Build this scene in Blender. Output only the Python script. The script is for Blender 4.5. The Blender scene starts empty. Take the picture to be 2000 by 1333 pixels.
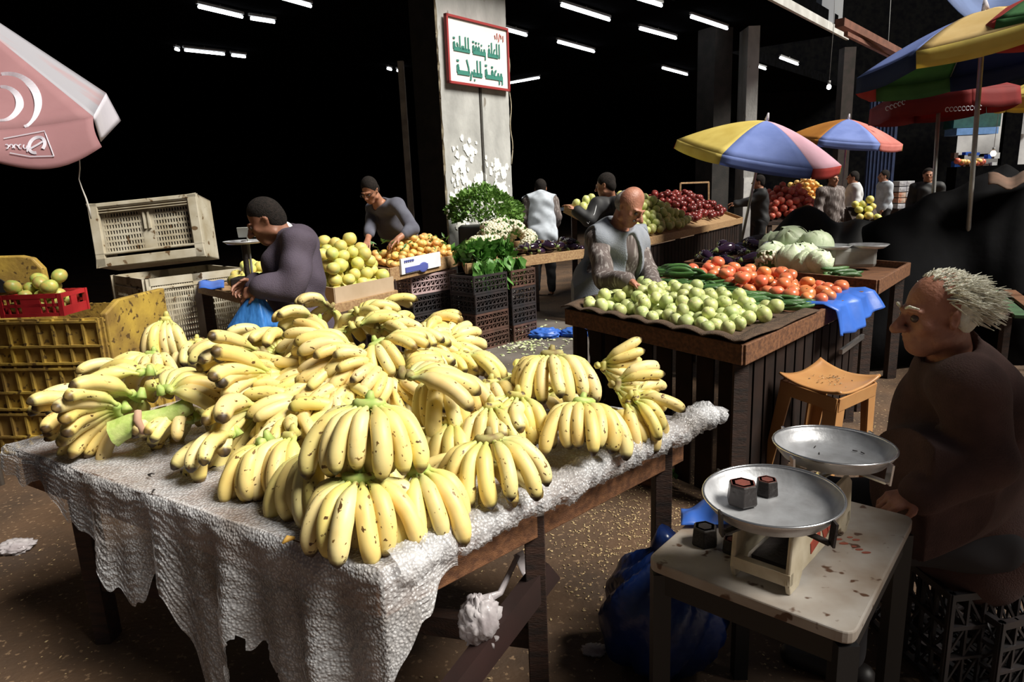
import bpy, bmesh, math, random
import numpy as np
from mathutils import Vector, Matrix, Euler, Quaternion
C = bpy.context; SC = C.scene
PI = math.pi; R = math.radians
random.seed(7); RNG = np.random.default_rng(7)
# ------------------------------------------------------------------ camera
FPX = 1333.0; PITCH = R(12.7); ROLL = .04; EYE = 1.65
_f = Vector((0, math.cos(PITCH), -math.sin(PITCH))); _r0 = Vector((1, 0, 0)); _u0 = _r0.cross(_f)
_r = (_r0 * math.cos(ROLL) - _u0 * math.sin(ROLL)); _u = (_r0 * math.sin(ROLL) + _u0 * math.cos(ROLL))
cam_data = bpy.data.cameras.new('camera'); cam = bpy.data.objects.new('camera', cam_data); SC.collection.objects.link(cam)
cam_data.sensor_width = 36; cam_data.lens = FPX / 2000 * 36; cam_data.clip_start = .05; cam_data.clip_end = 300
cam.matrix_world = Matrix(((_r.x, _u.x, -_f.x, 0), (_r.y, _u.y, -_f.y, 0), (_r.z, _u.z, -_f.z, EYE), (0, 0, 0, 1)))
SC.camera = cam
def ray(px, py): return _f + _r * ((px - 1000) / FPX) + _u * ((666.5 - py) / FPX)
def U(px, py, z):                      # where a sight line meets the height z
    d = ray(px, py); return Vector((0, 0, EYE)) + d * ((z - EYE) / d.z)
def D(px, py, Y):                      # where a sight line meets the distance Y
    d = ray(px, py); return Vector((0, 0, EYE)) + d * (Y / d.y)
# ------------------------------------------------------------------ light
SC.view_settings.view_transform = 'Standard'; SC.view_settings.look = 'None'
SC.view_settings.gamma = 1; SC.view_settings.use_curve_mapping = False
SC.view_settings.exposure = 0.14
w = bpy.data.worlds.new('sky'); SC.world = w; w.use_nodes = True
bg = w.node_tree.nodes['Background']; bg.inputs[0].default_value = (.80, .88, 1.0, 1); bg.inputs[1].default_value = .055
sd = bpy.data.lights.new('sun', 'SUN'); sun = bpy.data.objects.new('sun', sd); SC.collection.objects.link(sun)
sd.energy = 6.4; sd.angle = R(24); sd.color = (1, .955, .86)
SUNV = Vector((.62, -.28, .76)).normalized()
sun.rotation_euler = SUNV.to_track_quat('Z', 'Y').to_euler()
# ------------------------------------------------------------------ object helpers
def link(o, parent=None):
    SC.collection.objects.link(o)
    if parent is not None: o.parent = parent
    return o
def tag(o, label=None, cat=None, group=None, kind=None):
    if label: o['label'] = label
    if cat: o['category'] = cat
    if group: o['group'] = group
    if kind: o['kind'] = kind
    return o
def thing(name, label, cat, loc=(0, 0, 0), rz=0, group=None, rot=None):
    o = bpy.data.objects.new(name, None); o.empty_display_size = .1; link(o)
    o.location = loc; o.rotation_euler = rot if rot is not None else (0, 0, rz)
    return tag(o, label, cat, group)
def copy_tree(o, parent=None):
    c = o.copy(); link(c); c.parent = parent
    for ch in list(o.children): copy_tree(ch, c)
    return c
class MB:
    """collects shapes; build() links them as one mesh object"""
    def __init__(s): s.v = []; s.f = []; s.sm = []; s.mi = []; s.m = 0
    def add(s, vs, fs, smooth=False, M=None):
        b = len(s.v)
        for p in vs:
            p = Vector(p)
            s.v.append(M @ p if M is not None else p)
        for f in fs: s.f.append([b + i for i in f]); s.sm.append(smooth); s.mi.append(s.m)
        return s
    def box(s, c, d, rot=None, M=None):
        x, y, z = d[0] / 2, d[1] / 2, d[2] / 2
        vs = [Vector((a * x, b * y, e * z)) for a in (-1, 1) for b in (-1, 1) for e in (-1, 1)]
        if rot is not None: q = Euler(rot).to_matrix(); vs = [q @ p for p in vs]
        vs = [p + Vector(c) for p in vs]
        return s.add(vs, [(0, 1, 3, 2), (4, 6, 7, 5), (0, 4, 5, 1), (2, 3, 7, 6), (0, 2, 6, 4), (1, 5, 7, 3)], False, M)
    def beam(s, a, b, w, h, up=(0, 0, 1)):
        a = Vector(a); b = Vector(b); d = (b - a).normalized(); up = Vector(up)
        if abs(d.dot(up)) > .98: up = Vector((1, 0, 0))
        x = d.cross(up).normalized(); y = x.cross(d)
        vs = [p + x * (i * w / 2) + y * (j * h / 2) for p in (a, b) for i, j in ((-1, -1), (1, -1), (1, 1), (-1, 1))]
        return s.add(vs, [(0, 1, 2, 3), (7, 6, 5, 4), (0, 4, 5, 1), (1, 5, 6, 2), (2, 6, 7, 3), (3, 7, 4, 0)])
    def prism(s, poly, z0, z1):
        n = len(poly); vs = [(p[0], p[1], z0) for p in poly] + [(p[0], p[1], z1) for p in poly]
        return s.add(vs, [tuple(range(n))[::-1], tuple(range(n, 2 * n))] + [(i, (i + 1) % n, n + (i + 1) % n, n + i) for i in range(n)])
    def tube(s, pts, rad, n=8, cap=True, smooth=True):
        pts = [Vector(p) for p in pts]; rad = rad if hasattr(rad, '__len__') else [rad] * len(pts)
        x = None; vs = []
        for i, p in enumerate(pts):
            d = (pts[min(i + 1, len(pts) - 1)] - pts[max(i - 1, 0)]).normalized()
            if x is None: x = d.orthogonal().normalized()
            x = (x - d * x.dot(d)).normalized(); y = d.cross(x)
            for k in range(n):
                a = 2 * PI * k / n; vs.append(p + (x * math.cos(a) + y * math.sin(a)) * rad[i])
        fs = [(i * n + k, i * n + (k + 1) % n, (i + 1) * n + (k + 1) % n, (i + 1) * n + k) for i in range(len(pts) - 1) for k in range(n)]
        if cap: fs += [tuple(range(n))[::-1], tuple(range((len(pts) - 1) * n, len(pts) * n))]
        return s.add(vs, fs, smooth)
    def lathe(s, prof, c=(0, 0, 0), n=24, M=None, smooth=True):
        vs = []; c = Vector(c)
        for r_, z in prof:
            for k in range(n):
                a = 2 * PI * k / n; vs.append(c + Vector((r_ * math.cos(a), r_ * math.sin(a), z)))
        fs = [(i * n + k, i * n + (k + 1) % n, (i + 1) * n + (k + 1) % n, (i + 1) * n + k) for i in range(len(prof) - 1) for k in range(n)]
        if prof[0][0] > 1e-6: fs.append(tuple(range(n))[::-1])
        if prof[-1][0] > 1e-6: fs.append(tuple(range((len(prof) - 1) * n, len(prof) * n)))
        return s.add(vs, fs, smooth, M)
    def ball(s, c, r, rot=None, nu=14, nv=9, fn=None):
        r = r if hasattr(r, '__len__') else (r, r, r); vs = []
        q = Euler(rot).to_matrix() if rot is not None else Matrix.Identity(3)
        for i in range(nv + 1):
            t = PI * i / nv
            for k in range(nu):
                a = 2 * PI * k / nu; p = Vector((math.sin(t) * math.cos(a), math.sin(t) * math.sin(a), math.cos(t)))
                if fn: p = p * fn(p, a, t)
                vs.append(q @ Vector((p.x * r[0], p.y * r[1], p.z * r[2])) + Vector(c))
        fs = [(i * nu + k, (i + 1) * nu + k, (i + 1) * nu + (k + 1) % nu, i * nu + (k + 1) % nu) for i in range(nv) for k in range(nu)]
        return s.add(vs, fs, True)
    def grid(s, fn, nu, nv, skip=None, smooth=True):
        vs = [fn(i / nu, j / nv) for j in range(nv + 1) for i in range(nu + 1)]
        fs = [(j * (nu + 1) + i, j * (nu + 1) + i + 1, (j + 1) * (nu + 1) + i + 1, (j + 1) * (nu + 1) + i)
              for j in range(nv) for i in range(nu) if not (skip and skip((i + .5) / nu, (j + .5) / nv))]
        return s.add(vs, fs, smooth)
    def mesh(s, name, mats):
        me = bpy.data.meshes.new(name); me.from_pydata([tuple(p) for p in s.v], [], s.f); me.validate(clean_customdata=False)
        for m in (mats if isinstance(mats, (list, tuple)) else [mats]): me.materials.append(m)
        if len(me.polygons) == len(s.sm):
            me.polygons.foreach_set('use_smooth', s.sm); me.polygons.foreach_set('material_index', s.mi)
        bm = bmesh.new(); bm.from_mesh(me); bmesh.ops.remove_doubles(bm, verts=bm.verts, dist=1e-5)
        bmesh.ops.recalc_face_normals(bm, faces=bm.faces); bm.to_mesh(me); bm.free(); me.update()
        return me
    def build(s, name, mats, parent=None, bevel=0, solid=0):
        o = bpy.data.objects.new(name, s.mesh(name, mats)); link(o, parent)
        if bevel:
            b = o.modifiers.new('bevel', 'BEVEL'); b.width = bevel; b.segments = 2; b.limit_method = 'ANGLE'
        if solid:
            b = o.modifiers.new('solid', 'SOLIDIFY'); b.thickness = solid; b.offset = 0
        return o
def put(me, name, parent=None, loc=(0, 0, 0), rot=(0, 0, 0), scale=1):
    o = bpy.data.objects.new(name, me); link(o, parent); o.location = loc; o.rotation_euler = rot
    o.scale = (scale,) * 3 if not hasattr(scale, '__len__') else scale
    return o
def struct(o): o['kind'] = 'structure'; return o
# ------------------------------------------------------------------ materials
def mat(name, c1, c2=None, sc=6, rough=.6, bump=0, bsc=40, metal=0, vary=0, hue=0, alpha=1, spec=.5, c3=None, t3=.62, s3=30,
        emit=None, es=0, trans=0, sss=0, stretch=None, lo=.35, hi=.65, coat=0):
    m = bpy.data.materials.new(name); m.use_nodes = True; nt = m.node_tree; N = nt.nodes; L = nt.links
    b = N['Principled BSDF']; b.inputs['Roughness'].default_value = rough; b.inputs['Metallic'].default_value = metal
    b.inputs['Specular IOR Level'].default_value = spec
    if coat: b.inputs['Coat Weight'].default_value = coat
    tc = N.new('ShaderNodeTexCoord'); vec = tc.outputs['Object']
    if stretch:
        mp = N.new('ShaderNodeMapping'); mp.inputs['Scale'].default_value = stretch; L.new(vec, mp.inputs[0]); vec = mp.outputs[0]
    def noise(s, d=4):
        n = N.new('ShaderNodeTexNoise'); n.inputs['Scale'].default_value = s; n.inputs['Detail'].default_value = d; L.new(vec, n.inputs['Vector']); return n.outputs['Fac']
    def ramp(src, a, b_):
        r = N.new('ShaderNodeMapRange'); r.inputs[1].default_value = a; r.inputs[2].default_value = b_; L.new(src, r.inputs[0]); return r.outputs[0]
    def mix(f, a, b_):
        x = N.new('ShaderNodeMix'); x.data_type = 'RGBA'; L.new(f, x.inputs[0])
        for i, q in ((6, a), (7, b_)):
            if hasattr(q, 'is_linked') or hasattr(q, 'links'): L.new(q, x.inputs[i])
            else: x.inputs[i].default_value = (*q, 1)
        return x.outputs[2]
    col = None
    if c2 is not None: col = mix(ramp(noise(sc), lo, hi), c1, c2)
    if c3 is not None: col = mix(ramp(noise(s3, 2), t3, t3 + .05), col if col is not None else c1, c3)
    if vary or hue:
        oi = N.new('ShaderNodeObjectInfo'); h = N.new('ShaderNodeHueSaturation')
        if col is not None: L.new(col, h.inputs['Color'])
        else: h.inputs['Color'].default_value = (*c1, 1)
        r1 = N.new('ShaderNodeMapRange'); r1.inputs[3].default_value = 1 - vary; r1.inputs[4].default_value = 1 + vary; L.new(oi.outputs['Random'], r1.inputs[0]); L.new(r1.outputs[0], h.inputs['Value'])
        if hue:
            mm = N.new('ShaderNodeMath'); mm.operation = 'MULTIPLY'; mm.inputs[1].default_value = 7.31; fr = N.new('ShaderNodeMath'); fr.operation = 'FRACT'
            L.new(oi.outputs['Random'], mm.inputs[0]); L.new(mm.outputs[0], fr.inputs[0])
            r2 = N.new('ShaderNodeMapRange'); r2.inputs[3].default_value = .5 - hue; r2.inputs[4].default_value = .5 + hue; L.new(fr.outputs[0], r2.inputs[0]); L.new(r2.outputs[0], h.inputs['Hue'])
        col = h.outputs[0]
    if col is not None: L.new(col, b.inputs['Base Color'])
    else: b.inputs['Base Color'].default_value = (*c1, 1)
    if bump:
        bp = N.new('ShaderNodeBump'); bp.inputs['Strength'].default_value = bump; bp.inputs['Distance'].default_value = .01; L.new(noise(bsc, 3), bp.inputs['Height']); L.new(bp.outputs[0], b.inputs['Normal'])
    if alpha < 1: b.inputs['Alpha'].default_value = alpha
    if trans:                                   # thin cloth that lets daylight through
        t = N.new('ShaderNodeBsdfTranslucent'); x = N.new('ShaderNodeMixShader'); x.inputs[0].default_value = trans
        if col is not None: L.new(col, t.inputs[0])
        else: t.inputs[0].default_value = (*c1, 1)
        L.new(b.outputs[0], x.inputs[1]); L.new(t.outputs[0], x.inputs[2]); L.new(x.outputs[0], N['Material Output'].inputs[0])
    if sss: b.inputs['Subsurface Weight'].default_value = sss; b.inputs['Subsurface Radius'].default_value = (.02, .008, .004)
    if emit: b.inputs['Emission Color'].default_value = (*emit, 1); b.inputs['Emission Strength'].default_value = es
    m['b'] = 1
    return m
WOODB = dict(sc=9, rough=.7, bump=.4, bsc=60, stretch=(1, 6, 6))
M = dict(
    wood=mat('worn_wood', (.20, .085, .035), (.09, .035, .015), **WOODB), wood_l=mat('pale_wood', (.42, .27, .13), (.27, .15, .07), **WOODB),
    wood_d=mat('dark_wood', (.05, .022, .014), (.018, .01, .008), **WOODB),
    black=mat('black_plastic', (.008, .008, .009), rough=.5), blackcr=mat('crate_black', (.022, .022, .025), (.04, .03, .03), rough=.45),
    crpink=mat('crate_pinkish', (.5, .36, .36), (.36, .26, .27), rough=.5), crbrown=mat('crate_brown', (.12, .06, .045), (.07, .04, .03), rough=.5),
    crwhite=mat('crate_cream', (.6, .53, .36), (.4, .34, .22), rough=.6),
    steel=mat('scratched_steel', (.62, .63, .66), (.48, .48, .50), metal=.55, rough=.42, bump=.08, bsc=90, sc=20),
    chrome=mat('bright_steel', (.75, .75, .77), metal=.95, rough=.25), iron=mat('cast_iron', (.035, .028, .026), (.02, .016, .016), rough=.55, bump=.3, bsc=80, metal=.3),
    rust=mat('rust_red_paint', (.20, .05, .035), (.10, .03, .025), rough=.8, bump=.3, sc=30),
    cream=mat('cream_enamel', (.62, .55, .42), (.45, .38, .26), sc=14, rough=.45, c3=(.10, .05, .03), t3=.66, s3=22),
    skin=mat('skin_tan', (.42, .20, .12), (.34, .15, .09), sc=20, rough=.5, sss=.08, bump=.15, bsc=120), skin_r=mat('skin_ruddy', (.44, .20, .13), (.33, .13, .085), sc=16, rough=.5, sss=.08, bump=.3, bsc=90),
    skin_d=mat('skin_brown', (.27, .12, .075), (.2, .085, .05), sc=20, rough=.5, sss=.05),
)
# ------------------------------------------------------------------ bananas
def banana_mat():
    m = bpy.data.materials.new('banana_peel'); m.use_nodes = True; N = m.node_tree.nodes; L = m.node_tree.links; b = N['Principled BSDF']
    b.inputs['Roughness'].default_value = .5; b.inputs['Subsurface Weight'].default_value = .06; b.inputs['Subsurface Radius'].default_value = (.02, .012, .004)
    at = N.new('ShaderNodeVertexColor'); at.layer_name = 'Col'
    tc = N.new('ShaderNodeTexCoord'); oi = N.new('ShaderNodeObjectInfo')
    ad = N.new('ShaderNodeVectorMath'); ad.operation = 'ADD'; L.new(tc.outputs['Object'], ad.inputs[0])
    ml = N.new('ShaderNodeVectorMath'); ml.operation = 'SCALE'; ml.inputs[0].default_value = (3.1, 1.7, 2.3); L.new(oi.outputs['Random'], ml.inputs['Scale']); L.new(ml.outputs[0], ad.inputs[1])
    mp = N.new('ShaderNodeMapping'); mp.inputs['Scale'].default_value = (1, 1.8, 1.8); L.new(ad.outputs[0], mp.inputs[0])
    n = N.new('ShaderNodeTexNoise'); n.inputs['Scale'].default_value = 42; n.inputs['Detail'].default_value = 3; L.new(mp.outputs[0], n.inputs['Vector'])
    r = N.new('ShaderNodeMapRange'); r.inputs[1].default_value = .645; r.inputs[2].default_value = .675; L.new(n.outputs['Fac'], r.inputs[0])
    x = N.new('ShaderNodeMix'); x.data_type = 'RGBA'; L.new(r.outputs[0], x.inputs[0]); x.inputs[7].default_value = (.10, .05, .015, 1)
    h = N.new('ShaderNodeHueSaturation'); L.new(at.outputs[0], h.inputs['Color'])
    for k, (lo, hi), sock in ((5.3, (.488, .515), 'Hue'), (9.7, (.88, 1.08), 'Value'), (3.9, (.85, 1.08), 'Saturation')):
        mm = N.new('ShaderNodeMath'); mm.operation = 'MULTIPLY'; mm.inputs[1].default_value = k; fr = N.new('ShaderNodeMath'); fr.operation = 'FRACT'
        r2 = N.new('ShaderNodeMapRange'); r2.inputs[3].default_value = lo; r2.inputs[4].default_value = hi
        L.new(oi.outputs['Random'], mm.inputs[0]); L.new(mm.outputs[0], fr.inputs[0]); L.new(fr.outputs[0], r2.inputs[0]); L.new(r2.outputs[0], h.inputs[sock])
    L.new(h.outputs[0], x.inputs[6])
    n2 = N.new('ShaderNodeTexNoise'); n2.inputs['Scale'].default_value = 14; L.new(ad.outputs[0], n2.inputs['Vector'])
    r3 = N.new('ShaderNodeMapRange'); r3.inputs[1].default_value = .45; r3.inputs[2].default_value = .75; r3.inputs[4].default_value = .5; L.new(n2.outputs['Fac'], r3.inputs[0])
    y = N.new('ShaderNodeMix'); y.data_type = 'RGBA'; L.new(r3.outputs[0], y.inputs[0]); L.new(x.outputs[2], y.inputs[6]); y.inputs[7].default_value = (.62, .40, .10, 1)
    L.new(y.outputs[2], b.inputs['Base Color'])
    return m
M['banana'] = banana_mat()
M['crown_y'] = mat('banana_crown_yellow', (.58, .56, .18), (.50, .40, .12), sc=30, rough=.6, c3=(.10, .06, .02), t3=.6)
M['crown_b'] = mat('banana_crown_brown', (.20, .13, .05), (.38, .34, .12), sc=30, rough=.7)
M['crown'] = mat('banana_crown_green', (.30, .44, .10), (.46, .52, .16), sc=30, rough=.6, c3=(.12, .07, .02), t3=.66)
def banana_mesh(i, L_, rad, bend, cham):
    """starts at the origin going +x and curves towards -z"""
    n = 18; K = 10; vs = []; cols = []; p = Vector((0, 0, 0)); prev = 0
    for j in range(n + 1):
        t = j / n
        ang = R(8) - bend * (max(0, t - .08) / .92) ** 1.1
        d = Vector((math.cos(ang), 0, math.sin(ang)))
        if j: p = p + d * (L_ / n)
        nx = Vector((-math.sin(ang), 0, math.cos(ang))); ny = Vector((0, 1, 0))
        k = .30 + .10 * t if t < .12 else min(1, .33 + ((t - .12) / .22) ** .8 * .67) if t < .34 else 1.0
        if t > .74: q = (t - .74) / .26; k = math.sqrt(max(0, 1 - (q * .97) ** 2.3)) * .92 + .08 * (1 - q) + .02
        if t > .955: k = .24
        r_ = rad * max(k, .2)
        for a in range(K):
            th = 2 * PI * a / K
            f = 1 + .055 * math.cos(5 * th + cham)
            vs.append(p + nx * (math.sin(th) * r_ * f * 1.04) + ny * (math.cos(th) * r_ * f))
            y = Vector((.83, .67, .25)); g = Vector((.50, .57, .16)); dk = Vector((.05, .03, .012))
            c = g.lerp(y, min(1, max(0, (t - .05) / .33)))
            if t > .86: c = y.lerp(Vector((.55, .52, .14)), (t - .86) / .1)
            if t > .94: c = dk
            cols.append(c)
    mb = MB(); fs = [(i_ * K + a, i_ * K + (a + 1) % K, (i_ + 1) * K + (a + 1) % K, (i_ + 1) * K + a) for i_ in range(n) for a in range(K)]
    fs += [tuple(range(K))[::-1], tuple(range(n * K, (n + 1) * K))]
    mb.add(vs, fs, True)
    me = mb.mesh('banana', M['banana'])
    ca = me.color_attributes.new('Col', 'FLOAT_COLOR', 'POINT')
    for v in me.vertices:
        k = min(range(len(vs)), key=lambda q: (vs[q] - v.co).length_squared); ca.data[v.index].color = (*cols[k], 1)
    return me
BAN = [banana_mesh(i, *a) for i, a in enumerate([(.205, .0235, R(78), 0), (.195, .0245, R(92), .6), (.21, .0225, R(66), 1.2), (.185, .024, R(105), 2), (.20, .0225, R(55), .3)])]
def crown_mesh(span, cm):
    mb = MB(); a0 = span / 2
    pts = [Vector((math.cos(a) * .016, math.sin(a) * .030, 0)) for a in [(-a0 + span * k / 8) for k in range(9)]]
    mb.tube(pts, [.010] + [.014] * 7 + [.010], n=8)
    mb.tube([(-.012, 0, -.004), (-.004, 0, .016), (-.002, .004, .03)], [.016, .012, .007], n=7)
    return mb.mesh('crown', M[cm])
BAN_D = [banana_mesh(i, *a) for i, a in enumerate([(.215, .0235, R(84), 0), (.205, .0240, R(98), .6), (.22, .0225, R(76), 1.2), (.20, .0235, R(108), 2)])]
_cm = {}
def hand_of_bananas(loc, yaw, tilt=0, roll=0, n=9, span=190, s=1.0, label='', group=None, rows=1, rnd=None, dome=False):
    """crown at loc, fan opens towards yaw (degrees); tilt lifts (+) or dips (-) the fan, roll turns it about its own direction"""
    rnd = rnd or random
    q = Matrix.Rotation(R(yaw), 4, 'Z') @ Matrix.Rotation(R(-tilt), 4, 'Y') @ Matrix.Rotation(R(roll), 4, 'X')
    t = thing('banana_hand', label, 'bananas', loc, 0, group, rot=q.to_euler())
    cm = 'crown' if any(w_ in label for w_ in ('green', 'nearest', 'narrow fan', 'middle of the right')) else 'crown_b' if ('brown stalk' in label or 'dark hollow' in label) else rnd.choice(('crown_y', 'crown_y', 'crown_b', 'crown'))
    key = (round(span / 30), cm)
    if key not in _cm: _cm[key] = crown_mesh(R(min(span, 250)), cm)
    put(_cm[key], 'crown', t, scale=s)
    for row in range(rows):
        m = n if row == 0 else max(2, n - 2)
        for k in range(m):
            a = R(-span / 2 + span * (k + .5) / m + rnd.uniform(-2.5, 2.5)) * (1 if row == 0 else .9)
            el = R(rnd.uniform(-6, 6) + (-24 if dome else -4) + (0 if row == 0 else -34))
            off = Vector((math.cos(a) * .014, math.sin(a) * .03, -.004 - .012 * row))
            rm = Matrix.Rotation(a, 4, 'Z') @ Matrix.Rotation(-el, 4, 'Y') @ Matrix.Rotation(R(rnd.uniform(-10, 10)), 4, 'X')
            o = put(rnd.choice(BAN_D if dome else BAN), 'banana', t, off * s, rm.to_euler(), s * rnd.uniform(.89, 1.05) * (1 if row == 0 else .9))
    return t
# ------------------------------------------------------------------ smooth blended bodies: distance field -> surface nets
def V3(*a): return np.array(a if len(a) == 3 else a[0], dtype=float)
class SDF:
    def __init__(s, lo, hi, h):
        s.lo = np.array(lo, float); s.h = h; s.n = np.ceil((np.array(hi, float) - s.lo) / h).astype(int) + 1
        s.F = np.full(s.n, .5, np.float32); s.ops = 0
    def _blk(s, lo, hi):
        a = np.clip(((lo - s.lo) / s.h).astype(int), 0, s.n - 1); b = np.clip(np.ceil((hi - s.lo) / s.h).astype(int) + 1, 1, s.n)
        if (b <= a).any(): return None
        g = [s.lo[i] + s.h * np.arange(a[i], b[i]) for i in range(3)]
        return tuple(slice(a[i], b[i]) for i in range(3)), np.meshgrid(*g, indexing='ij', sparse=True)
    def _mix(s, sl, d, k, sub):
        F = s.F[sl]
        if sub: h = np.clip(.5 - .5 * (F + d) / k, 0, 1); s.F[sl] = F + (-d - F) * h + k * h * (1 - h)
        else: h = np.clip(.5 + .5 * (F - d) / k, 0, 1); s.F[sl] = F + (d - F) * h - k * h * (1 - h)
    def cap(s, a, b, ra, rb=None, k=.02, sub=False, sq=None):
        rb = ra if rb is None else rb; a = V3(a); b = V3(b); m = max(ra, rb) + .07
        q = s._blk(np.minimum(a, b) - m, np.maximum(a, b) + m)
        if q is None: return s
        sl, (X, Y, Z) = q; ab = b - a; L2 = max(ab @ ab, 1e-9)
        t = np.clip(((X - a[0]) * ab[0] + (Y - a[1]) * ab[1] + (Z - a[2]) * ab[2]) / L2, 0, 1)
        d = np.sqrt((X - a[0] - t * ab[0]) ** 2 + (Y - a[1] - t * ab[1]) ** 2 + (Z - a[2] - t * ab[2]) ** 2) - (ra + (rb - ra) * t)
        s._mix(sl, d, k, sub); return s
    def ell(s, c, r, Rm=None, k=.02, sub=False):
        c = V3(c); r = V3(r); m = r.max() + .07; q = s._blk(c - m, c + m)
        if q is None: return s
        sl, (X, Y, Z) = q; X, Y, Z = X - c[0], Y - c[1], Z - c[2]
        if Rm is not None: X, Y, Z = [Rm[0][i] * X + Rm[1][i] * Y + Rm[2][i] * Z for i in range(3)]
        k0 = np.sqrt((X / r[0]) ** 2 + (Y / r[1]) ** 2 + (Z / r[2]) ** 2); k1 = np.sqrt((X / r[0] ** 2) ** 2 + (Y / r[1] ** 2) ** 2 + (Z / r[2] ** 2) ** 2) + 1e-9
        s._mix(sl, k0 * (k0 - 1) / k1, k, sub); return s
    def plane_cut(s, p, n):                    # removes what lies on the side n points to
        X, Y, Z = np.meshgrid(*[s.lo[i] + s.h * np.arange(s.n[i]) for i in range(3)], indexing='ij', sparse=True)
        s.F = np.maximum(s.F, ((X - p[0]) * n[0] + (Y - p[1]) * n[1] + (Z - p[2]) * n[2]).astype(np.float32)); return s
    def wrinkle(s, amp, fr, seed=0):
        X, Y, Z = np.meshgrid(*[s.lo[i] + s.h * np.arange(s.n[i]) for i in range(3)], indexing='ij', sparse=True)
        s.F += (amp * (np.sin(fr * (X + .6 * Z) + 2 * np.sin(fr * .4 * Y + seed) + seed) * np.sin(fr * .55 * (Z - .5 * Y) + 1.7 * np.sin(fr * .3 * X) + seed * 2) + .5 * np.sin(fr * 1.7 * (Z + .4 * X + .3 * Y) + seed))).astype(np.float32); return s
    def mesh(s, name, m):
        F = s.F; n = np.array(F.shape); S = F < 0
        c = [F[i:n[0] - 1 + i, j:n[1] - 1 + j, k:n[2] - 1 + k] for i in (0, 1) for j in (0, 1) for k in (0, 1)]
        cs = sum((x < 0).astype(np.int8) for x in c); act = (cs > 0) & (cs < 8); idx = -np.ones(act.shape, np.int64); ii = np.argwhere(act); idx[act] = np.arange(len(ii))
        vals = np.stack([x[act] for x in c], 1).astype(float); off = np.array([(i, j, k) for i in (0, 1) for j in (0, 1) for k in (0, 1)], float)
        acc = np.zeros((len(ii), 3)); cnt = np.zeros(len(ii))
        for a in range(8):
            for b in range(a + 1, 8):
                if abs(off[a] - off[b]).sum() != 1: continue
                va, vb = vals[:, a], vals[:, b]; m_ = (va < 0) != (vb < 0); t = np.where(m_, va / np.where(m_, va - vb, 1), 0)
                acc += np.where(m_[:, None], off[a] + (off[b] - off[a]) * t[:, None], 0); cnt += m_
        P = s.lo + s.h * (ii + acc / cnt[:, None]); Q = []
        for ax in range(3):
            o1, o2 = (ax + 1) % 3, (ax + 2) % 3; sl0 = [slice(None)] * 3; sl1 = [slice(None)] * 3; sl0[ax] = slice(0, -1); sl1[ax] = slice(1, None)
            A, B = S[tuple(sl0)], S[tuple(sl1)]; e = np.argwhere(A != B); sg = A[tuple(e.T)]
            ok = (e[:, o1] > 0) & (e[:, o2] > 0) & (e[:, o1] < n[o1] - 1) & (e[:, o2] < n[o2] - 1); e = e[ok]; sg = sg[ok]
            def g(d1, d2): f = e.copy(); f[:, o1] -= d1; f[:, o2] -= d2; return idx[tuple(f.T)]
            q = np.stack([g(1, 1), g(0, 1), g(0, 0), g(1, 0)], 1); q[~sg] = q[~sg][:, ::-1]; Q.append(q)
        Q = np.concatenate(Q); Q = Q[(Q >= 0).all(1)]
        me = bpy.data.meshes.new(name); me.from_pydata(P.tolist(), [], Q.tolist()); me.materials.append(m)
        me.polygons.foreach_set('use_smooth', [True] * len(me.polygons)); me.update(); return me
def unit(v): v = np.array(v, float); return v / np.linalg.norm(v)
def frame(fwd, up):
    f = unit(fwd); u = np.array(up, float); u = unit(u - f * (u @ f)); r = np.cross(f, u); return np.stack([r, f, u])   # rows: right, forward, up
def head_prims(S, c, H, s=1.0, nose=1.0, neck=None, chin=1.0, voxel=True):
    """c centre of the skull, H rows right / forward / up"""
    W = lambda x, y, z: c + (H[0] * x + H[1] * y + H[2] * z) * s
    S.ell(W(0, -.018, .032), V3(.076, .096, .090) * s, H, .01)
    S.ell(W(0, .030, -.030), V3(.060, .062, .085) * s, H, .03)
    S.ell(W(0, .052, -.095), V3(.034, .034, .024) * s * chin, H, .03)
    for e in (-1, 1):
        S.ell(W(e * .046, .058, -.022), V3(.020, .020, .018) * s, H, .02); S.cap(W(e * .012, .090, .026), W(e * .046, .076, .024), .009 * s, .007 * s, .012)
        S.ell(W(e * .045, -.0, -.075), V3(.02, .035, .022) * s, H, .03)
        S.ell(W(e * .030, .096, .004), V3(.017, .014, .011) * s, H, .010, sub=True)
        S.ell(W(e * .077, -.008, -.008), V3(.009, .020, .032) * s, frame(H[1] - .35 * e * H[0], H[2]), .006); S.ell(W(e * .086, -.002, -.004), V3(.006, .010, .016) * s, H, .005, sub=True)
        S.ell(W(e * .013 * nose, .104, -.030), V3(.009, .011, .008) * s * nose, H, .006)
    S.cap(W(0, .086, .018), W(0, .086 + .030 * nose, -.026), .008 * s, .013 * s * nose, .012)
    S.cap(W(-.020, .087, -.056), W(.020, .087, -.056), .0065 * s, None, .008); S.cap(W(-.015, .086, -.068), W(.015, .086, -.068), .0075 * s, None, .008)
    S.cap(W(-.022, .094, -.0622), W(.022, .094, -.0622), .0025 * s, None, .003, sub=True)
    if neck is not None: S.cap(W(0, -.030, -.055), neck, .053 * s, .062 * s, .03)
    return W
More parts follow.
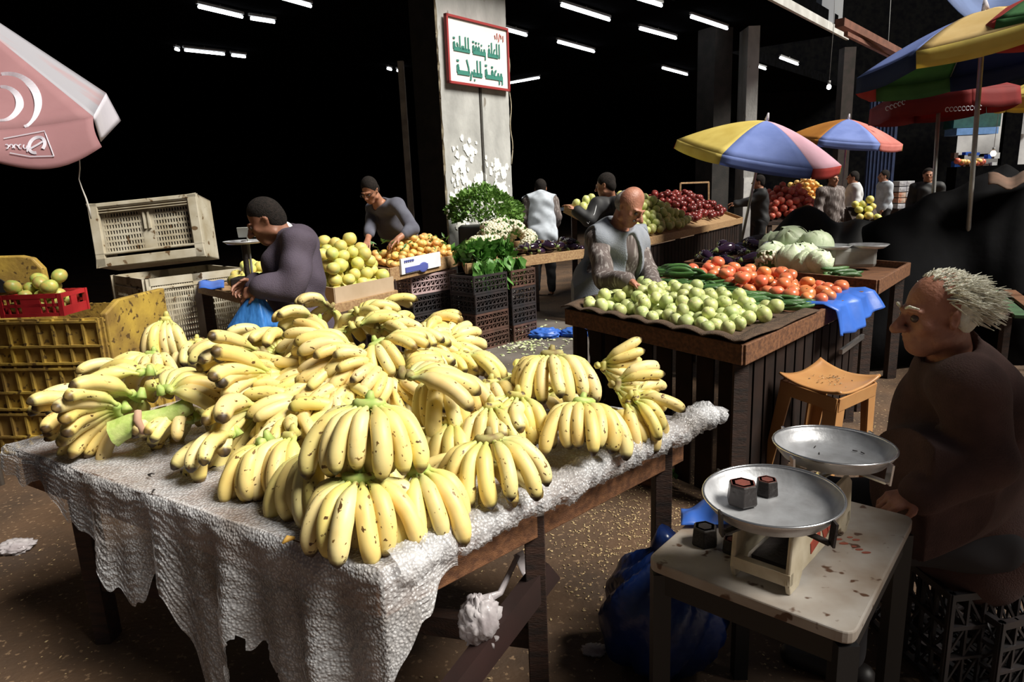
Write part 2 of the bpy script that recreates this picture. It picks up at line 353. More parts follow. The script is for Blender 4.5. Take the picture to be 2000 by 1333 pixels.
def hand_prims(S, wr, d, n, side, s=1.0, curl=.6, spread=.16, thumb=.6):
    """d towards the fingers, n out of the palm, side = +1 thumb on d x n"""
    d = unit(d); n = unit(np.array(n) - d * (np.array(n) @ d)); t = np.cross(d, n) * side
    S.cap(wr, wr + d * .03 * s, .024 * s, .022 * s, .015)
    K = []
    for i, (o, L_) in enumerate(((.030, .9), (.010, 1.0), (-.011, .94), (-.030, .76))):
        kn = wr + d * (.088 - .004 * abs(i - 1)) * s + t * o * s; S.cap(wr + d * .02 * s + t * o * .55 * s, kn, .016 * s, .0115 * s, .012); K.append((kn, o, L_))
    for i, (kn, o, L_) in enumerate(K):
        a = curl * (1 + .12 * i - .1); p = kn; dd = unit(d + t * o * spread * 12)
        for j, (l, r0, r1) in enumerate(((.043, .0100, .0088), (.027, .0088, .0080), (.021, .0080, .0064))):
            a_ = a * (.55 + .55 * j); v = unit(dd * math.cos(a_) + n * math.sin(a_)); q = p + v * l * L_ * s; S.cap(p, q, r0 * s, r1 * s, .004); p = q
    b = wr + d * .028 * s + t * .024 * s; v1 = unit(d * .6 + t * .75 + n * .3 * thumb); q = b + v1 * .040 * s; S.cap(b - v1 * .01, q, .015 * s, .0105 * s, .012)
    v2 = unit(d * .85 + t * .25 + n * .6 * thumb); S.cap(q, q + v2 * .030 * s, .0100 * s, .0075 * s, .004)
def person(name, label, J, skin, clothes, hair=None, s=1.0, h=.008, head=None, extras=None, hands=True, hcurl=(.7, .7), hdir=None, hn=None, facecol=None):
    """J: world joints; clothes: list of (name, material, spec)"""
    J = {k: V3(v) for k, v in J.items()}; H = frame(J['face'], J['up']); allp = np.array([v for k, v in J.items() if k not in ('face', 'up')])
    lo, hi = allp.min(0) - .24, allp.max(0) + .24; gz = min(J['anL'][2], J['anR'][2]) - .1; lo[2] = max(lo[2], gz - .02)
    base = Vector((float(J['pel'][0]), float(J['pel'][1]), 0)); t = thing(name, label, 'person', base); ob = V3(base.x, base.y, 0)
    for k in J:
        if k not in ('face', 'up'): J[k] = J[k] - ob
    lo, hi = lo - ob, hi - ob
    hd = J['head']; nk = J['neck']; side = unit(J['shR'] - J['shL']); up = unit(J['neck'] - J['pel']); fw = unit(np.cross(up, side)); T = frame(fw, up)
    def torso(S, g=0., k=.05):
        pel, ch = J['pel'], J['pel'] * .35 + nk * .65
        S.ell(pel, V3(.165 + g, .115 + g, .13 + g) * s, T, k); S.ell(pel * .65 + nk * .35 + fw * .015, V3(.15 + g, .115 + g + J.get('belly', V3(0, 0, 0))[0], .17 + g) * s, T, k)
        S.ell(ch + fw * .005, V3(.165 + g, .112 + g, .20 + g) * s, T, k); S.cap(J['shL'], nk - up * .035, (.058 + g) * s, (.062 + g) * s, k); S.cap(J['shR'], nk - up * .035, (.058 + g) * s, (.062 + g) * s, k)
    def arm(S, e, g=0., end=1.0, k=.03):
        a, b, c = J['sh' + e], J['el' + e], J['wr' + e]; c2 = b + (c - b) * end
        S.cap(a, b, (.054 + g) * s, (.042 + g) * s, k); S.cap(b, c2, (.042 + g) * s, ((.028 if end == 1 else .032) + g) * s, .02)
    def leg(S, e, g=0., end=1.0, k=.03):
        a, b, c = J['hip' + e], J['kn' + e], J['an' + e]; S.cap(a, b, (.085 + g) * s, (.055 + g) * s, k); S.cap(b, b + (c - b) * end, (.054 + g) * s, (.036 + g) * s, .02)
    S = SDF(lo, hi, h); torso(S)
    for e in 'LR':
        arm(S, e); leg(S, e); an = J['an' + e]; fd = unit(fw * V3(1, 1, 0) + 1e-6); S.cap(an - V3(0, 0, .05), an + fd * .15 - V3(0, 0, .06), .035, .03, .02)
    for i, e in enumerate('LR'):
        if hands:
            d = (J['wr' + e] - J['el' + e]) if not hdir or hdir[i] is None else V3(hdir[i]); n_ = V3(hn[i]) if hn else V3(0, 0, -1)
            t_ = np.cross(unit(d), n_); want = J.get('thumb' + e); sg = 1 if want is None or (t_ @ want) >= 0 else -1
            hand_prims(S, J['wr' + e], d, n_, sg, s * .98, hcurl[i])
    W = head_prims(S, hd, H, s, neck=nk, **(head or {}))
    bod = put(S.mesh('body', skin), 'body', t)
    for cn, cm, sp in clothes:
        g = sp.get('g', .018); C_ = SDF(lo - .02, hi + .02, max(h, .009))
        if sp['kind'] == 'top':
            torso(C_, g)
            if sp.get('skirt'): C_.cap(J['pel'] - up * 0, J['pel'] - V3(0, 0, sp['skirt']), (.15 + g) * s, (.16 + g) * s, .05)
            if sp.get('sleeve', .93) > 0:
                for e in 'LR': arm(C_, e, g, sp.get('sleeve', .93))
            else:
                for e in 'LR':
                    a = J['sh' + e]; o_ = unit(a - nk); C_.ell(a + o_ * .075 - up * .05, V3(.075, .13, .17) * s, T, .01, sub=True)
            if sp.get('collar'): C_.cap(nk - up * .03, nk + up * .02 + unit(hd - nk) * sp['collar'], (.075 + g * .3) * s, (.068 + g * .3) * s, .02)
            if sp.get('neckcut', True): c_ = nk + unit(hd - nk) * (.06 + (sp.get('collar') or 0)); C_.cap(nk + unit(hd - nk) * .012 + fw * .01, c_, .058 * s, .10 * s, .01, sub=True)
            if sp.get('open'):                 # open down the front
                a = nk + fw * .16; b = J['pel'] + fw * .22; w_ = sp['open']; C_.cap(a, b, w_ * .8, w_ * 1.3, .01, sub=True); C_.cap(a, b + (b - a) * .4, w_ * .8, w_ * 1.4, .01, sub=True)
        elif sp['kind'] == 'legs':
            C_.ell(J['pel'] - up * .02, V3(.165 + g, .115 + g, .11 + g) * s, T, .03)
            for e in 'LR': leg(C_, e, g, .97)
        elif sp['kind'] == 'shoes':
            for e in 'LR': an = J['an' + e]; fd = unit(fw * V3(1, 1, 0) + 1e-6); C_.cap(an - V3(0, 0, .055) - fd * .05, an + fd * .17 - V3(0, 0, .062), .042, .036, .02)
        if sp.get('wr', .004): C_.wrinkle(sp.get('wr', .004), sp.get('wf', 26), sp.get('seed', 1))
        put(C_.mesh(cn, cm), cn, t)
    if hair:
        kind, hm = hair[:2]; k = hair[2] if len(hair) > 2 else 1.0; G = SDF(hd - .22, hd + .22, min(h, .006))
        P = lambda x, y, z: hd + (H[0] * x + H[1] * y + H[2] * z) * s
        if kind == 'short':
            G.ell(P(0, -.024, .036), V3(.082, .100, .094) * s, H, .01); G.ell(P(0, -.05, -.02), V3(.070, .062, .07) * s, H, .02); G.cap(P(0, .11, .00), P(0, .12, -.14), .085 * s, .1 * s, .01, sub=True); G.ell(P(0, .12, .035), V3(.075, .062, .055) * s, H, .01, sub=True)
            for e in (-1, 1): G.ell(P(e * .09, .0, -.02), V3(.03, .03, .04) * s, H, .008, sub=True); G.ell(P(e * .075, .075, -.02), V3(.03, .04, .06) * s, H, .01, sub=True)
        elif kind == 'fringe':                   # bald on top, hair round the back and sides
            G.ell(P(0, -.034, .012), V3(.087, .092, .074) * s, H, .01); G.ell(P(0, .02, .095), V3(.085, .125, .060) * s, H, .01, sub=True); G.cap(P(0, .10, .03), P(0, .11, -.14), .095 * s, .1 * s, .01, sub=True)
            for e in (-1, 1): G.ell(P(e * .09, .01, -.02), V3(.03, .03, .036) * s, H, .008, sub=True)
        elif kind == 'wild':                     # long white tufts at the back
            G.ell(P(0, -.044, .012), V3(.080, .074, .070) * s, H, .01); G.ell(P(0, -.088, -.010), V3(.058, .034, .036) * s, H, .02)
            for e in (-1, 1):
                G.ell(P(e * .068, -.05, -.015), V3(.016, .03, .04) * s, H, .015)
            G.cap(P(0, .07, .01), P(0, .09, -.14), .085 * s, .1 * s, .01, sub=True)
            G.wrinkle(.003, 95, 3)
        o = put(G.mesh('hair', hm), 'hair', t)
    if extras: extras(t, J, H, P=lambda x, y, z: Vector(hd + (H[0] * x + H[1] * y + H[2] * z) * s), T=T, ob=ob)
    # eyes and brows
    for e in (-1, 1):
        mb = MB(); mb.ball(hd + (H[0] * e * .030 + H[1] * .079 + H[2] * .003) * s, .0125 * s, nu=10, nv=8); mb.build('eye', m_eye, bod)
    return t
m_eye = mat('eye_dark', (.10, .07, .06), rough=.2)
CL = dict(
    jacket=mat('purple_grey_jacket', (.075, .058, .085), (.055, .040, .06), sc=8, rough=.85, bump=.3, bsc=160), slate=mat('slate_pullover', (.12, .125, .16), (.09, .09, .12), sc=10, rough=.9, bump=.3, bsc=180),
    vest=mat('grey_fishing_vest', (.27, .29, .33), (.21, .23, .27), sc=9, rough=.9, bump=.3, bsc=120), shirt=mat('dark_checked_shirt', (.11, .085, .08), (.30, .27, .26), sc=9, rough=.8, stretch=(6, 6, .7), lo=.52, hi=.62),
    dark=mat('dark_trousers', (.018, .017, .02), (.010, .010, .012), rough=.9), denim=mat('blue_denim', (.10, .16, .28), (.07, .11, .2), rough=.85), brown=mat('brown_wool_coat', (.095, .050, .044), (.065, .034, .03), sc=12, rough=.95, bump=.4, bsc=200),
    white=mat('white_shirt', (.62, .64, .66), (.5, .5, .52), sc=8, rough=.8), hood=mat('pale_quilted_vest', (.50, .55, .62), (.35, .38, .43), sc=9, rough=.85), black=mat('black_track_top', (.012, .012, .014), (.02, .02, .022), rough=.7), shoe=mat('shoe_black', (.015, .012, .012), rough=.5))
HR = dict(dark=mat('hair_dark', (.010, .008, .007), (.022, .016, .014), sc=60, rough=.8, bump=.8, bsc=220, spec=.2), grey=mat('hair_grey', (.30, .28, .27), (.16, .14, .13), sc=60, rough=.7), white=mat('hair_white', (.88, .86, .72), (.75, .72, .6), sc=50, rough=.75, bump=.6, bsc=150))
def stance(pel, face_dir, h=1.72, lean=0., up=(0, 0, 1)):
    """a standing figure's joints around the pelvis, facing face_dir in plan, trunk leaning forward by lean"""
    f = unit(V3(face_dir[0], face_dir[1], 0)); r = np.cross(f, V3(0, 0, 1)); pel = V3(pel); k = h / 1.72; u = unit(V3(0, 0, 1) * math.cos(lean) + f * math.sin(lean))
    J = dict(pel=pel, neck=pel + u * .52 * k, shL=pel + u * .46 * k - r * .19 * k, shR=pel + u * .46 * k + r * .19 * k, hipL=pel - r * .09 * k - V3(0, 0, .05), hipR=pel + r * .09 * k - V3(0, 0, .05))
    gz = pel[2] - .93 * k
    for e, q in (('L', -1), ('R', 1)):
        J['kn' + e] = pel + r * q * .11 * k - V3(0, 0, .47 * k) + f * .03; J['an' + e] = V3(*(pel + r * q * .12 * k)[:2], max(gz, 0) + .09)
        J['el' + e] = J['sh' + e] + r * q * .05 - u * .27 * k; J['wr' + e] = J['el' + e] + f * .12 - V3(0, 0, .22 * k)
    J['head'] = J['neck'] + u * .15 * k + f * .03; J['face'] = f; J['up'] = u
    return J, f, r, u
# ------------------------------------------------------------------ the setting
UF = Vector((.64, .77, 0)).normalized(); NF = Vector((-.77, .64, 0)).normalized()   # along the hall front / into the hall
P0 = Vector((-.62, 9.6, 0))
def HF(a, b, z=0): return P0 + UF * a + NF * b + Vector((0, 0, z))
m_floor = mat('trodden_market_ground', (.115, .065, .035), (.055, .033, .02), sc=2.2, rough=.75, bump=.5, bsc=35, c3=(.22, .14, .08), t3=.62, s3=38)
mb = MB(); mb.box((2, 16, -.06), (60, 60, .12)); struct(mb.build('floor', m_floor))
m_dark = mat('unlit_hall', (.003, .003, .0035), (.002, .002, .002), rough=1, spec=0)  # near-black colour stands in for the hall's unlit depth
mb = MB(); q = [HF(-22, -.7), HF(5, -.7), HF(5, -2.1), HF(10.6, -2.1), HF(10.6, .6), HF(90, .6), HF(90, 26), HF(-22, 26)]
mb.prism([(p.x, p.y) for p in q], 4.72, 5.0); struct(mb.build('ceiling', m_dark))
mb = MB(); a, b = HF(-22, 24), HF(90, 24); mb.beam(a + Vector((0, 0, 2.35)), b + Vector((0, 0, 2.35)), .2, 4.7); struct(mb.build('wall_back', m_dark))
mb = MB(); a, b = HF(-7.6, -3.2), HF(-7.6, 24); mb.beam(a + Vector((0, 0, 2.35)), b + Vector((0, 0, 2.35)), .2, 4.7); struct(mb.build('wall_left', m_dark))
m_fas = mat('whitewashed_edge', (.62, .62, .60), (.45, .44, .42), sc=3, rough=.7)
mb = MB(); mb.beam(HF(5, -2.14, 4.66), HF(10.6, -2.14, 4.66), .06, .16); struct(mb.build('trim_1', m_fas))
# concrete columns
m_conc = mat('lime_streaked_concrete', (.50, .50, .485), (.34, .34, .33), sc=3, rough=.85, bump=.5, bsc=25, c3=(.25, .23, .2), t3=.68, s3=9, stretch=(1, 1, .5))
m_side = mat('shaded_concrete', (.022, .018, .016), (.010, .009, .008), sc=5, rough=.9, bump=.4)  # concrete with the shade of its unlit faces put into the colour
def column(c, wf, wd, label, edge=True):
    """front face square to the street"""
    t = thing('concrete_column', label, 'column', c, math.atan2(FD.y, FD.x))
    mb = MB(); mb.m = 0; n = 24
    def fn(u, v):
        x = -wf / 2 + wf * u; j = .012 * math.sin(v * 61) + .010 * math.sin(v * 143 + 1)
        if u == 0: x += j
        return Vector((x, 0, v * 4.72))
    vs = []; fs = []
    for j in range(n * 3 + 1):
        z = 4.72 * j / (n * 3); r1 = random.uniform(0, .022) if edge else 0; r2 = random.uniform(0, .008)
        vs += [(-wf / 2 + r1, .006, z), (wf / 2 - r2, .0, z), (wf / 2, wd, z), (-wf / 2 - .0, wd, z), (-wf / 2, .03, z)]
    for j in range(n * 3):
        o = j * 5
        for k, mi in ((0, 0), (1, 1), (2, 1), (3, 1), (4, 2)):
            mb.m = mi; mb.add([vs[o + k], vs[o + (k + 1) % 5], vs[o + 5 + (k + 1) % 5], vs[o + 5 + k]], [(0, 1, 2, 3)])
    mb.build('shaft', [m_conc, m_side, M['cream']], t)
    return t
FD = Vector((.985, .17, 0)).normalized()
cl = D(868, 300, 9.3); CN = Vector((UF.y, -UF.x, 0))                         # the pier stands square to the hall front
def OC(px, py, off=0):                                                     # a point on (or off in front of) the pier's face
    d = ray(px, py); return Vector((0, 0, EYE)) + d * (((cl - Vector((0, 0, EYE))).dot(CN) + off) / d.dot(CN))
cr = OC(998, 300); FD = (cr - cl); FD.z = 0; wcol = FD.length; FD.normalize()
col1 = column(((cl.x + cr.x) / 2, (cl.y + cr.y) / 2, 0), wcol, .5, 'broad concrete column with a white signboard, its left edge chipped')
mb = MB(); mb.box((.06, -.002, 1.7), (.020, .012, 3.4)); mb.tube([(.085, -.010, z) for z in np.linspace(0, 3.4, 20)], .006, n=5)
mb.build('crack', mat('crack_dark', (.03, .025, .02), rough=1), col1)
mb = MB(); mb.tube([(wcol / 2 + .015 + .02 * math.sin(i * .9), -.01, 3.5 - i * .08) for i in range(20)], .008, n=6); mb.build('cable', M['cream'], col1)
random.seed(5)
mb = MB(); mb.m = 0                                            # torn white paper and lime patches
for cx, cz, sx, sz in [(-.33, 1.75, .16, .42), (.27, 1.95, .2, .2), (-.12, 2.15, .12, .14), (-.30, 1.25, .15, .3), (.33, 1.45, .15, .4), (-.02, 1.75, .08, .2), (.1, 1.2, .2, .3), (-.3, 1.55, .2, .2), (.3, 1.7, .2, .2), (-.28, 1.95, .12, .25), (.25, 1.55, .25, .3)]:
    for k in range(26):
        x, z = cx + random.gauss(0, sx * .4), cz + random.gauss(0, sz * .4); a = random.uniform(.015, .05); x = max(-.46, min(.46, x)) * wcol
        pts = [(x + a * math.cos(i * PI / 3 + k) * random.uniform(.6, 1.3), -.004 - .0001 * k, z + a * math.sin(i * PI / 3 + k) * random.uniform(.7, 1.6)) for i in range(6)]
        mb.add(pts + [(p[0], .002, p[2]) for p in pts], [tuple(range(6))] + [(i, (i + 1) % 6, 6 + (i + 1) % 6, 6 + i) for i in range(6)])
mb.build('paper_scrap', mat('torn_white_paper', (.95, .95, .90), (.8, .8, .75), rough=.8), col1)
# far columns
c2 = D(1456, 300, 15.5); t = thing('concrete_column', 'slim pale column rising behind the large striped parasol', 'column', (c2.x, c2.y, 0), math.atan2(UF.y, UF.x) - .9)
mb = MB(); mb.box((0, 0, 2.36), (.24, .6, 4.72)); mb.build('shaft', [m_conc], t)
mb = MB(); mb.box((.0, -.303, .9), (.22, .01, 1.5)); mb.build('paper_scrap', mat('white_poster', (.9, .9, .88), (.7, .7, .7), sc=8), t)
c3 = D(1405, 300, 15.2); t = thing('concrete_column', 'shade-dark column left of the slim pale column', 'column', (c3.x, c3.y, 0), .5)
mb = MB(); mb.box((0, .2, 2.36), (.5, .5, 4.72)); mb.build('shaft', [m_side], t)  # whole shaft in the shade-toned concrete
c4 = D(795, 300, 10.6); t = thing('steel_post', 'thin grey post in the dark left of the broad column', 'post', (c4.x, c4.y, 0))
mb = MB(); mb.box((0, 0, 1.75), (.085, .085, 3.5)); mb.box((0, -.0, .01), (.2, .2, .02)); mb.build('post', mat('grey_post_paint', (.5, .48, .44), (.3, .28, .26), rough=.7), t)
c5 = D(1640, 340, 17.5); t = thing('steel_post', 'dim brown post behind the smaller parasol', 'post', (c5.x, c5.y, 0))
mb = MB(); mb.box((0, 0, 2.3), (.28, .28, 4.6)); mb.build('post', mat('brown_post_paint', (.045, .03, .027), (.025, .02, .015), rough=.8), t)
c6 = D(1722, 280, 19); t = thing('door_panel', 'blue painted metal panel behind the smaller parasol', 'panel', (c6.x, c6.y, 0))
mb = MB(); mb.box((0, 0, 1.95), (.75, .08, 3.9))
for k in range(7): mb.box((-.3 + k * .1, -.05, 1.95), (.02, .03, 3.8))
mb.build('panel', mat('deep_blue_paint', (.015, .035, .11), (.01, .02, .07), rough=.6), t)
# signboard with two rows of green arabic lettering
def text_mesh(txt, size, ext, fit=None):
    cu = bpy.data.curves.new('lettering', 'FONT'); cu.body = txt; cu.size = size; cu.extrude = ext; cu.align_x = 'CENTER'; cu.align_y = 'CENTER'
    ob = bpy.data.objects.new('tmp', cu); SC.collection.objects.link(ob); C.view_layer.update()
    me = bpy.data.meshes.new_from_object(ob.evaluated_get(C.evaluated_depsgraph_get())); bpy.data.objects.remove(ob); 
    if fit and len(me.vertices):
        xs = [v.co.x for v in me.vertices]; ys = [v.co.y for v in me.vertices]; W, H_ = max(xs) - min(xs), max(ys) - min(ys)
        for v in me.vertices: v.co.x = (v.co.x - (max(xs) + min(xs)) / 2) * fit[0] / W; v.co.y = (v.co.y - (max(ys) + min(ys)) / 2) * fit[1] / H_
    return me
s0, s1, s2, s3 = OC(870, 28, .04), OC(987, 59, .04), OC(993, 176, .04), OC(875, 161, .04)
sc_ = (s0 + s1 + s2 + s3) / 4; X = ((s1 - s0) + (s2 - s3)).normalized(); Z_ = ((s0 - s3) + (s1 - s2)).normalized(); Yv = Z_.cross(X).normalized(); Z_ = X.cross(Yv).normalized()
SW = ((s1 - s0).length + (s2 - s3).length) / 2; SH = ((s0 - s3).length + (s1 - s2).length) / 2
t = thing('signboard', 'white signboard with red border and green lettering on the broad column', 'sign', (0, 0, 0))
t.matrix_world = Matrix(((X.x, Yv.x, Z_.x, sc_.x), (X.y, Yv.y, Z_.y, sc_.y), (X.z, Yv.z, Z_.z, sc_.z), (0, 0, 0, 1)))
mb = MB(); mb.box((0, .0, 0), (SW, .03, SH)); mb.build('board', mat('white_enamel_board', (.86, .87, .84), (.78, .78, .78), sc=2, rough=.45), t)
mb = MB()
for a in (-1, 1): mb.box((a * SW / 2, -.01, 0), (.03, .05, SH + .03)); mb.box((0, -.01, a * SH / 2), (SW + .03, .05, .03))
mb.build('border', mat('dark_red_paint', (.35, .04, .04), rough=.5), t)
m_green = mat('green_letter_paint', (.05, .24, .19), rough=.5)
GL = {  # connected letter skeletons drawn right to left as stroke lists: (x, y) in units of letter height
}
def arabic_row(words, x0, x1, y, h, name):
    mb = MB(); mb2 = MB()
    tot = sum(len(w_) for w_ in words) + .9 * (len(words) - 1); ux = (x1 - x0) / tot; x = x1
    def st(pts, w_=.16, m_=mb):
        for a, b in zip(pts[:-1], pts[1:]):
            ax, az, bx, bz = x - a[0] * ux, y + a[1] * h, x - b[0] * ux, y + b[1] * h; wv = w_ * h if abs(bz - az) < abs(bx - ax) * 1.0 else w_ * .6 * h
            m_.beam((ax, -.022, az), (bx, -.022, bz), .006, wv, up=(0, 0, 1)) if abs(bz - az) < abs(bx - ax) else m_.beam((ax, -.022, az), (bx, -.022, bz), wv, .006, up=(0, 1, 0))
    def dot(px_, py_): m2 = x - px_ * ux; mb2.box((m2, -.022, y + py_ * h), (.10 * h, .006, .10 * h))
    for w_ in words:
        for ch in w_:
            base = lambda: st([(0, .0), (1.02, 0)], .24)
            if ch == 'A': st([(.5, -.08), (.5, .8)])
            elif ch == 'L': base(); st([(.5, 0), (.5, .8)])
            elif ch == 'h': base(); st([(.2, .35), (.5, .4), (.9, .05)]); 
            elif ch == 'q': base(); st([(.3, .1), (.35, .35), (.7, .35), (.75, .1)]); dot(.4, .58); dot(.65, .58)
            elif ch == 'f': base(); st([(.3, .1), (.35, .35), (.7, .35), (.75, .1)]); dot(.5, .58)
            elif ch == 'm': base(); st([(.3, .1), (.5, .3), (.75, .1)]); st([(.2, -.1), (.2, -.35)])
            elif ch == 'n': base(); st([(.5, 0), (.5, .28)]); dot(.5, .5)
            elif ch == 's': base(); [st([(k, 0), (k, .25)], .12) for k in (.2, .5, .8)]
            elif ch == 'e': base(); st([(.2, .1), (.3, .3), (.7, .3)])
            elif ch == 'b': base(); st([(.5, 0), (.5, .28)]); dot(.5, -.3)
            elif ch == 'r': st([(.2, .15), (.5, 0), (.8, -.35)], .2)
            elif ch == 'k': base(); st([(.2, 0), (.25, .3), (.8, .75)]); 
            elif ch == '-': base()
            elif ch == 'T': st([(0, 0), (.8, 0)], .24); st([(.8, 0), (.75, .38), (.35, .3), (.3, .05)]); dot(.4, .62); dot(.7, .62)
            x -= ux
        x -= .9 * ux
    o = mb.build(name, m_green, t); mb2.build('letter_dots', m_green, t)
a = SW * .40
arabic_row([['A', 'L', 'h', 'L', 'f'], ['m', 'n', 'f', 'q', 'T'], ['L', 'L', 's', 'L', 'e', 'T']], -a * 1.05, a * .92, SH * .02, .21, 'lettering')
arabic_row([['m', 'm', 'h', 'q', '-', 'T'], ['L', 'L', 'b', 'r', 'k', '-', '-', 'T']], -a * .95, a * .98, -SH * .33, .23, 'lettering')
mb = MB()
for k in range(5): mb.box((SW * (.28 + .035 * k), -.022, SH * (.33 + .02 * (k % 2))), (.012, .006, .05 + .03 * (k % 3)), rot=(0, .3 * (k % 3 - 1), 0))
mb.build('emblem', mat('red_emblem_paint', (.5, .1, .08), rough=.5), t)
# fluorescent tubes under the hall roof
m_tube = mat('lit_tube', (1, 1, 1), emit=(.92, .96, 1), es=9); m_cap = mat('tube_fitting', (.2, .2, .2), rough=.5)
TUBES = [((388, 13), (473, 33)), ((490, 36), (536, 43)), ((361, 98), (438, 106)), ((453, 108), (479, 111)), ((343, 96), (349, 98)), ((536, -8), (607, 12)),
         ((1097, 10), (1190, 39)), ((1090, 82), (1160, 101)), ((988, 58), (1028, 69)), ((1250, 56), (1320, 75)), ((1243, -4), (1292, 11)), ((1350, 33), (1420, 56)),
         ((1294, 133), (1342, 146)), ((1476, 129), (1495, 135)), ((1524, 113), (1558, 126)), ((757, 134), (764, 136)), ((776, 138), (787, 141)), ((992, 163), (1053, 152))]
TLAB = ['upper left long tube', 'short tube right of the upper left long one', 'lower left long tube', 'short tube right of the lower left one', 'tiny tube end left of the lower left one', 'tube cut by the top edge, left of the column',
        'long tube highest right of the column', 'long tube below the highest one right of the column', 'tube touching the signboard on its upper right', 'tube in the middle of the right hand group', 'tube cut by the top edge, right of the column',
        'long tube nearest the whitewashed roof edge', 'lowest tube of the right hand group', 'short tube just left of the slim far column', 'rightmost tube beyond the slim column', 'tiny left end of a pair left of the column', 'tiny right end of a pair left of the column', 'tube slanting up beside the lower right of the signboard']
for ti_, (a, b) in enumerate(TUBES):
    A_, B_ = U(*a, 4.6), U(*b, 4.6)
    if (A_ - B_).length > 2.4: A_ = D(*a, 13.5); B_ = D(*b, 13.2)
    t = thing('fluorescent_tube', 'glowing white fluorescent tube, ' + TLAB[ti_], 'light', (A_ + B_) / 2, group='fluorescent tubes under the hall roof')
    o = (A_ + B_) / 2; mb = MB(); mb.tube([A_ - o, B_ - o], .026, n=8); mb.build('tube', m_tube, t)
    d = (B_ - A_).normalized(); mb = MB(); mb.beam(A_ - o - d * .03 + Vector((0, 0, .06)), B_ - o + d * .03 + Vector((0, 0, .06)), .05, .04)
    mb.tube([Vector((0, 0, .06)), Vector((0, 0, 4.715)) - Vector((0, 0, o.z))], .008, n=5); mb.build('fitting', m_cap, t)
for (px, py, Y, r_, nm) in [(1619, 170, 15, .045, 'round bulb glowing high in front of the hall, above the smaller parasol'), (1721, 240, 13.0, .05, 'bright bulb hanging before the red side of the smaller parasol'),
                            (1940, 300, 17, .06, 'warm bulb glowing among the far stalls at the right')]:
    p = D(px, py, Y); t = thing('light_bulb', nm, 'light', p)
    mb = MB(); mb.ball((0, 0, 0), (r_, r_, r_ * 1.15)); mb.build('bulb', mat('lit_bulb', (1, 1, 1), emit=(1, .97, .92) if px < 1900 else (1, .7, .45), es=14), t)
    mb = MB(); mb.tube([(0, 0, r_), (0, 0, r_ + .08)], .03, n=8); mb.tube([(0, 0, r_ + .08), (.02, 0, 1.2), (0, 0, 2.2)], .006, n=5); mb.build('cord', m_cap, t)
# ------------------------------------------------------------------ parasols
CLOTH = {k: mat('canvas_' + k, c, c2, sc=3, rough=.75, trans=.4, bump=.1, bsc=30) for k, c, c2 in (
    ('yellow', (.88, .74, .22), (.76, .60, .14)), ('blue', (.30, .40, .82), (.22, .31, .70)), ('pink', (.92, .62, .74), (.85, .54, .66)), ('red', (.60, .07, .06), (.5, .05, .04)),
    ('coral', (.80, .30, .26), (.68, .22, .19)), ('white', (.85, .82, .88), (.75, .72, .8)), ('rose', (.47, .25, .265), (.40, .20, .215)), ('green', (.08, .25, .08), (.05, .18, .06)),
    ('cream', (.85, .66, .32), (.75, .55, .22)), ('shaded_red', (.35, .025, .025), (.25, .02, .02)), ('navy', (.02, .04, .14), (.015, .03, .1)), ('orange', (.60, .26, .04), (.5, .2, .03)), ('slate', (.20, .28, .52), (.13, .18, .36)))}
m_pole = mat('pole_metal', (.5, .5, .48), (.35, .34, .32), metal=.6, rough=.45)
def parasol(name, label, apex, axis, rad, drop, cols, foot, val=.12, spin=0, n=8, sag=.12, poler=.018, valc=None, ribs=True):
    apex = Vector(apex); ax = Vector(axis).normalized(); x = ax.orthogonal().normalized(); x = (Vector((1, 0, 0)) - ax * ax.x).normalized(); y = ax.cross(x); foot = Vector(foot)
    t = thing(name, label, 'parasol', foot)
    O_ = foot
    P = lambda a, r_, h: apex + (x * math.cos(a) + y * math.sin(a)) * r_ - ax * h - O_
    for k in range(n):
        a0, a1 = 2 * PI * k / n + spin, 2 * PI * (k + 1) / n + spin; mb = MB()
        def fn(u, v):
            p0, p1 = P(a0, rad * v, drop * (v ** 1.55)), P(a1, rad * v, drop * (v ** 1.55)); s_ = 4 * u * (1 - u) * v
            return p0.lerp(p1, u) + ax * (-sag * .35 * s_ * rad * .3) 
        mb.grid(fn, 8, 10)
        ov = 1
        def fv(u, v):
            p = fn(u, 1); c_ = (p - P(0, 0, drop)).normalized(); return p - ax * (v * val * (1 + .12 * math.sin(u * PI))) + c_ * (.012 * v + .008 * math.sin(u * 9 + k) * v)
        cp = mb.build('canopy_panel', CLOTH[cols[k % len(cols)]], t, solid=.003)
        mb = MB(); mb.grid(fv, 8, 3); mb.build('valance', CLOTH[(valc or cols)[k % len(cols)]], cp, solid=.003)
    if ribs:
        for k in range(n):
            a = 2 * PI * k / n + spin; mb = MB(); mb.tube([P(a, rad * v, drop * v ** 1.55 + .012) for v in (0.02, .25, .5, .75, .97)], .005, n=5); mb.build('rib', m_pole, t)
    mb = MB(); top_ = apex + ax * .06 - O_; mb.tube([Vector((0, 0, 0)), top_], poler, n=10); mb.build('pole', m_pole, t)
    mb = MB(); mb.tube([apex + ax * .01 - O_, apex + ax * .05 - O_, apex + ax * .10 - O_], [.03, .022, .01], n=8); mb.build('finial', CLOTH['white'], t)
    return t
